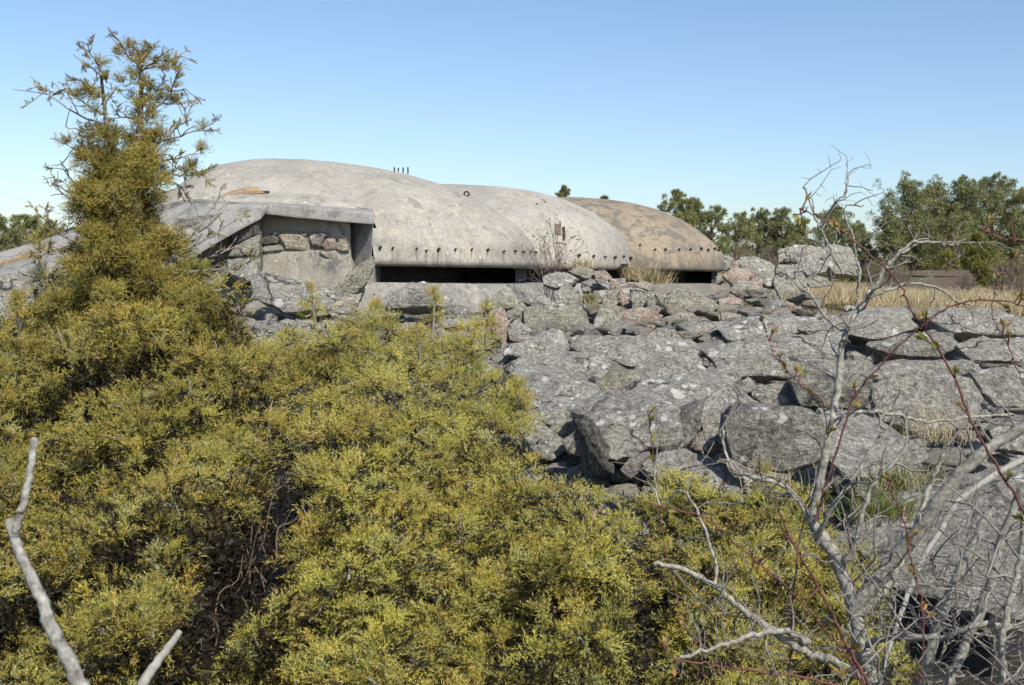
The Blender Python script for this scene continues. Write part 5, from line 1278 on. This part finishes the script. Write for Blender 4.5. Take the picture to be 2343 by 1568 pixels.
def thorn_shrub():
    rr = random.Random(31)
    b = P(2010, 1700, 2.75); root = empty('thorn_shrub', (b.x, b.y, G(b.x, b.y)))
    tag(root, 'grey lichened leafless thorn shrub spreading over the right foreground', 'shrub')
    gz = root.location.z
    tw = Tubes(4)
    def twigs(ln, r, level, every, L0, spread=.9):
        acc = 0.0
        for i in range(1, len(ln)):
            seg = ln[i] - ln[i - 1]; acc += seg.length
            if acc > every * rr.uniform(.6, 1.4):
                acc = 0
                t = seg.normalized(); side = t.cross(Vector((rr.gauss(0, 1), rr.gauss(0, 1), rr.gauss(0, 1)))).normalized()
                d = (t * rr.uniform(.2, .8) + side * spread + Vector((0, 0, .15))).normalized()
                L = L0 * rr.uniform(.4, 1.1); k = 4
                p = ln[i].copy(); pl = [p.copy()]
                for _ in range(k):
                    d = (d + Vector((rr.gauss(0, .28), rr.gauss(0, .28), rr.gauss(.03, .28)))).normalized(); p = p + d * (L / k); pl.append(p.copy())
                rad = min(r * .5, .0034 if level > 1 else .0019)
                tw.add(pl, np.linspace(rad, rad * .5, len(pl)))
                if level > 1: twigs(pl, rad, level - 1, every * .5, L * .5)
    mains = [
        ([(2040,1720,2.7),(2000,1568,2.75),(1962,1440,2.8),(1935,1330,2.82),(1890,1240,2.85),(1858,1195,2.9)], .021, .015),
        ([(1858,1195,2.9),(1876,1100,2.9),(1895,1000,2.9),(1915,900,2.92),(1925,800,2.95),(1945,740,2.95),(1990,670,3.0),(2030,610,3.0),(2075,570,3.05),(2110,555,3.05)], .0125, .003),
        ([(1950,1395,2.8),(2010,1320,2.78),(2080,1240,2.75),(2150,1140,2.72),(2230,1050,2.7),(2342,975,2.68),(2420,930,2.65)], .020, .012),
        ([(1965,1410,2.8),(2030,1340,2.85),(2070,1260,2.9),(2100,1190,2.95),(2130,1100,3.0),(2160,1040,3.0)], .011, .006),
        ([(1496,1292,2.55),(1560,1300,2.58),(1640,1345,2.6),(1700,1395,2.6),(1770,1445,2.62),(1840,1490,2.65),(1920,1520,2.7),(2000,1568,2.75)], .005, .011),
        ([(1560,1505,2.5),(1650,1480,2.5),(1720,1455,2.55),(1800,1445,2.6),(1850,1470,2.65)], .004, .008),
        ([(1858,1195,2.9),(1820,1140,2.95),(1790,1110,3.0),(1720,1090,3.0),(1675,1075,3.05),(1655,1010,3.1),(1660,950,3.1)], .008, .003),
        ([(1905,960,2.9),(1960,940,2.9),(2050,950,2.95),(2120,965,3.0),(2220,955,3.0),(2320,950,3.05)], .006, .003),
        ([(1935,760,2.95),(1890,730,3.0),(1860,680,3.0),(1830,640,3.05),(1820,600,3.05)], .004, .002),
        ([(1930,630,3.0),(1900,570,3.0),(1870,510,3.0),(1845,440,3.05),(1836,430,3.05)], .004, .002),
        ([(1880,530,3.0),(1905,470,3.0),(1935,440,3.0),(1940,395,3.05)], .0035, .0018),
        ([(1960,700,2.95),(1965,620,2.95),(1950,540,3.0),(1930,480,3.0),(1975,470,3.0)], .004, .0018),
        ([(1985,680,3.0),(2080,650,3.0),(2150,660,3.05),(2190,690,3.05),(2230,700,3.1)], .0045, .002),
        ([(2030,610,3.0),(2080,560,3.0),(2140,555,3.0),(2180,560,3.05),(2210,545,3.05)], .005, .002),
        ([(2262,1170,2.6),(2200,1300,2.6),(2150,1420,2.62),(2110,1568,2.65),(2100,1700,2.65)], .010, .016),
        ([(2342,1110,2.6),(2290,1240,2.6),(2260,1350,2.6),(2210,1470,2.62),(2170,1568,2.6),(2150,1700,2.6)], .009, .014),
        ([(1640,1345,2.6),(1620,1230,2.65),(1560,1120,2.7),(1510,1160,2.75),(1495,1060,2.8)], .004, .002),
        ([(2342,1440,2.5),(2240,1430,2.5),(2140,1460,2.55),(2050,1455,2.6),(1985,1475,2.7)], .006, .008),
        ([(1870,1240,2.85),(1905,1160,2.8),(1960,1080,2.8),(2000,1020,2.8),(2050,960,2.8)], .007, .003),
        ([(1920,1320,2.82),(1960,1230,2.8),(1985,1130,2.8),(2040,1060,2.8),(2090,1010,2.8)], .008, .004),
        ([(2290,1568,2.45),(2300,1420,2.45),(2330,1300,2.5),(2342,1200,2.5)], .009, .006),
    ]
    for i, (pts, r0, r1) in enumerate(mains):
        ln = traced(pts, 0, 6, .0022, rr)
        if i in (0,): ln = [Vector((ln[0].x + .1, ln[0].y + .05, gz - .05))] + ln
        if i in (14, 15): ln = ln + [Vector((ln[-1].x, ln[-1].y, gz - .05))]
        if i == 20: ln = [Vector((ln[0].x, ln[0].y, gz - .05))] + ln
        rad = np.linspace(r0, r1, len(ln)) * np.array([1 + .05 * rr.gauss(0, 1) for _ in ln])
        s = Tubes(8); s.add(ln, rad); s.build('branch', M['bark_thorn'], root)
        low = sum(p[1] for p in pts) / len(pts) > 1250
        twigs(ln, r0, 3 if low else 2, .055 if low else .05, .26 if low else .14)
    # extra tangle at the lower right
    for _ in range(30):
        px, py, Y = rr.uniform(1960, 2400), rr.uniform(1280, 1660), rr.uniform(2.2, 3.3)
        ln = traced([(px, py, Y), (px + rr.uniform(-70, 70), py - rr.uniform(20, 90), Y + rr.uniform(-.1, .1)), (px + rr.uniform(-150, 150), py - rr.uniform(60, 240), Y + rr.uniform(-.15, .15))], 0, 4, .004, rr)
        tw.add(ln, np.linspace(.0034, .0014, len(ln))); twigs(ln, .0034, 2, .05, .16)
    tag(tw.build('twigs', M['twig_grey'], root), kind='stuff')
thorn_shrub()

# bleached white dead branch
t = Tubes(8); ln = traced([(1985,1760,3.35),(2015,1560,3.4),(2062,1400,3.5),(2105,1290,3.6),(2150,1215,3.65),(2190,1150,3.7),(2240,1110,3.75),(2342,1050,3.8),(2460,1000,3.85)], 0, 6, .001)
t.add(ln, np.linspace(.006, .013, len(ln))); tag(t.build('dead_branch', M['bark_pale']), 'smooth bleached white dead branch leaning over the bedrock at right', 'branch')

# red rose canes with thorns and buds
def cane(label, pts, r0, r1, seed, buds=10, leafs=3, ground=True):
    rr = random.Random(seed); rng = np.random.default_rng(seed)
    ln = traced(pts, 0, 7, .0013, rr)
    e = ln[0] if ln[0].z < ln[-1].z else ln[-1]
    root = empty('rose_cane', (e.x, e.y, G(e.x, e.y))); tag(root, label, 'rose stem', 'red rose canes in the foreground')
    r0 *= .48; r1 *= .48
    s = Tubes(8); s.add(ln, np.linspace(r0, r1, len(ln)))
    lo = Vector((e.x, e.y, G(e.x, e.y) - .03))
    if ground: s.add(smooth_line([lo, lo.lerp(e, .5) + Vector((rr.uniform(-.05, .05), 0, 0)), e], 4), np.linspace(max(r0, r1) * 1.15, max(r0, r1), 9))
    s.build('stem', M['rose_stem'], root)
    th = Tubes(5); V = []; C = []
    for i in range(2, len(ln) - 1):
        t = (ln[i + 1] - ln[i]).normalized(); sd = t.cross(Vector((rr.gauss(0, 1), rr.gauss(0, 1), rr.gauss(0, 1)))).normalized()
        if rr.random() < .55: th.add([ln[i], ln[i] + sd * .006 - t * .002, ln[i] + sd * .011 - t * .006], [.0022, .0012, .0003])
        if rr.random() < buds / len(ln) * 1.0:
            d = (sd + t * .6 + Vector((0, 0, .6))).normalized(); L = rr.uniform(.012, .028)
            th.add([ln[i], ln[i] + d * L], [.0022, .0016])
            for _ in range(leafs + 2):
                b = ln[i] + d * L * rr.uniform(.6, 1); nd = (d + Vector((rr.gauss(0, .35), rr.gauss(0, .35), rr.gauss(.1, .3)))).normalized(); s2 = nd.cross(Vector((rr.gauss(0, 1), rr.gauss(0, 1), .3))).normalized(); l2 = rr.uniform(.014, .026)
                V += [b, b + nd * l2 * .5 + s2 * l2 * .2, b + nd * l2, b + nd * l2 * .5 - s2 * l2 * .2]; C += [rr.choice([(.26, .25, .05), (.20, .21, .045), (.34, .20, .07), (.32, .27, .09)])] * 4
    tag(th.build('thorns', M['rose_stem'], root), kind='stuff')
    if V:
        V = np.array([tuple(v) for v in V]); me = mesh_np('buds', V, np.arange(len(V)).reshape(-1, 4), np.array(C)); tag(link_mesh('buds', me, M['leaf'], root, smooth=False), kind='stuff')
cane('red cane rising steeply across the whole right side to a budding tip', [(2520,1700,2.3),(2470,1480,2.3),(2410,1300,2.3),(2342,1170,2.3),(2290,1080,2.3),(2230,980,2.3),(2190,880,2.32),(2140,790,2.35),(2095,730,2.38),(2060,655,2.4),(2010,600,2.4),(1945,545,2.42),(1900,510,2.45),(1850,487,2.45),(1828,478,2.45)], .0075, .003, 1, 16)
cane('red cane arching from the thorn trunk up to the right edge', [(1862,1195,2.7),(1900,1080,2.7),(1950,920,2.7),(2010,840,2.7),(2080,770,2.68),(2150,715,2.66),(2215,690,2.65),(2280,688,2.62),(2342,700,2.6)], .0055, .003, 2, 9, 3, False)
cane('long red cane crossing the lower juniper to the bottom edge', [(1450,1145,2.2),(1530,1160,2.2),(1620,1190,2.2),(1700,1260,2.2),(1760,1310,2.2),(1830,1375,2.2),(1880,1430,2.2),(1930,1490,2.2),(1970,1560,2.2),(2000,1650,2.2)], .003, .005, 3, 7)
cane('thick red cane running down to the bottom beside the thorn trunk', [(1770,1140,2.0),(1800,1215,2.0),(1840,1290,2.0),(1885,1370,2.0),(1930,1460,2.0),(1965,1530,2.0),(2005,1600,2.0)], .0038, .0075, 4, 9)
cane('dark red cane standing upright behind the thorn trunk', [(1800,1680,3.0),(1806,1540,3.0),(1810,1430,3.0),(1815,1340,3.0),(1828,1240,3.0),(1850,1160,3.0),(1880,1080,3.0),(1905,985,3.0)], .006, .005, 5, 3)
cane('red cane at the bottom centre with a forked budding end', [(1990,1600,1.9),(1880,1560,1.9),(1760,1540,1.9),(1640,1525,1.9),(1560,1510,1.9),(1515,1500,1.9)], .005, .003, 6, 8)
cane('short red cane entering at the right edge under the pines', [(2900,760,2.2),(2600,600,2.2),(2400,545,2.2),(2342,548,2.2),(2300,548,2.2),(2262,535,2.2),(2245,525,2.2)], .004, .003, 7, 6)
cane('red cane hanging at the right edge with green buds', [(2540,1700,2.3),(2500,1300,2.3),(2420,1030,2.3),(2342,880,2.3),(2310,800,2.3),(2270,720,2.3),(2280,650,2.3),(2310,600,2.3)], .003, .002, 8, 9)
cane('small red cane with leafing tips before the middle slabs', [(1893,1010,2.9),(1885,930,2.8),(1860,900,2.7),(1830,880,2.6),(1800,850,2.6),(1770,810,2.6),(1748,745,2.6)], .0028, .002, 9, 9, 4, False)
cane('slender red cane with buds above the flat pale rock', [(1640,1680,2.7),(1600,1500,2.75),(1565,1420,2.8),(1530,1290,2.85),(1510,1180,2.9),(1500,1090,2.9),(1490,1000,2.9),(1480,940,2.9)], .003, .002, 10, 9, 3)
cane('red cane forking upward over the white branch', [(2105,1680,2.3),(2112,1450,2.3),(2100,1340,2.3),(2080,1270,2.3),(2070,1200,2.3),(2040,1130,2.3),(2030,1100,2.3)], .0045, .0025, 11, 8)

# two lichened dead sticks close to the lens at lower left
t = Tubes(10); ln = traced([(200,1600,1.35),(165,1530,1.35),(120,1440,1.36),(95,1370,1.37),(60,1300,1.38),(35,1240,1.4),(20,1190,1.41)], 0, 6, .0008)
root = empty('lichened_stick', (ln[0].x + .05, ln[0].y, G(ln[0].x, ln[0].y))); tag(root, 'forked lichened dead stick close to the viewer at lower left', 'stick')
ln = [Vector((root.location.x, root.location.y, root.location.z - .05))] + ln
t.add(ln, np.linspace(.0098, .0052, len(ln)) * np.array([1 + .07 * random.gauss(0, 1) for _ in ln])); t.build('stem', M['bark_lichen'], root)
t = Tubes(10); l2 = traced([(32,1225,1.4),(45,1180,1.4),(62,1120,1.41),(72,1060,1.42),(78,1005,1.43)], 0, 6, .0006); t.add(l2, np.linspace(.0054, .0044, len(l2))); t.build('fork', M['bark_lichen'], root)
t = Tubes(10); ln = traced([(300,1610,1.5),(330,1560,1.5),(370,1500,1.52),(412,1444,1.54)], 0, 6, .0006)
ln = [Vector((ln[0].x - .1, ln[0].y, G(ln[0].x, ln[0].y) - .05))] + ln
t.add(ln, np.linspace(.009, .0042, len(ln))); tag(t.build('lichened_stick', M['bark_pale']), 'short straight pale stick pointing up at lower left', 'stick')
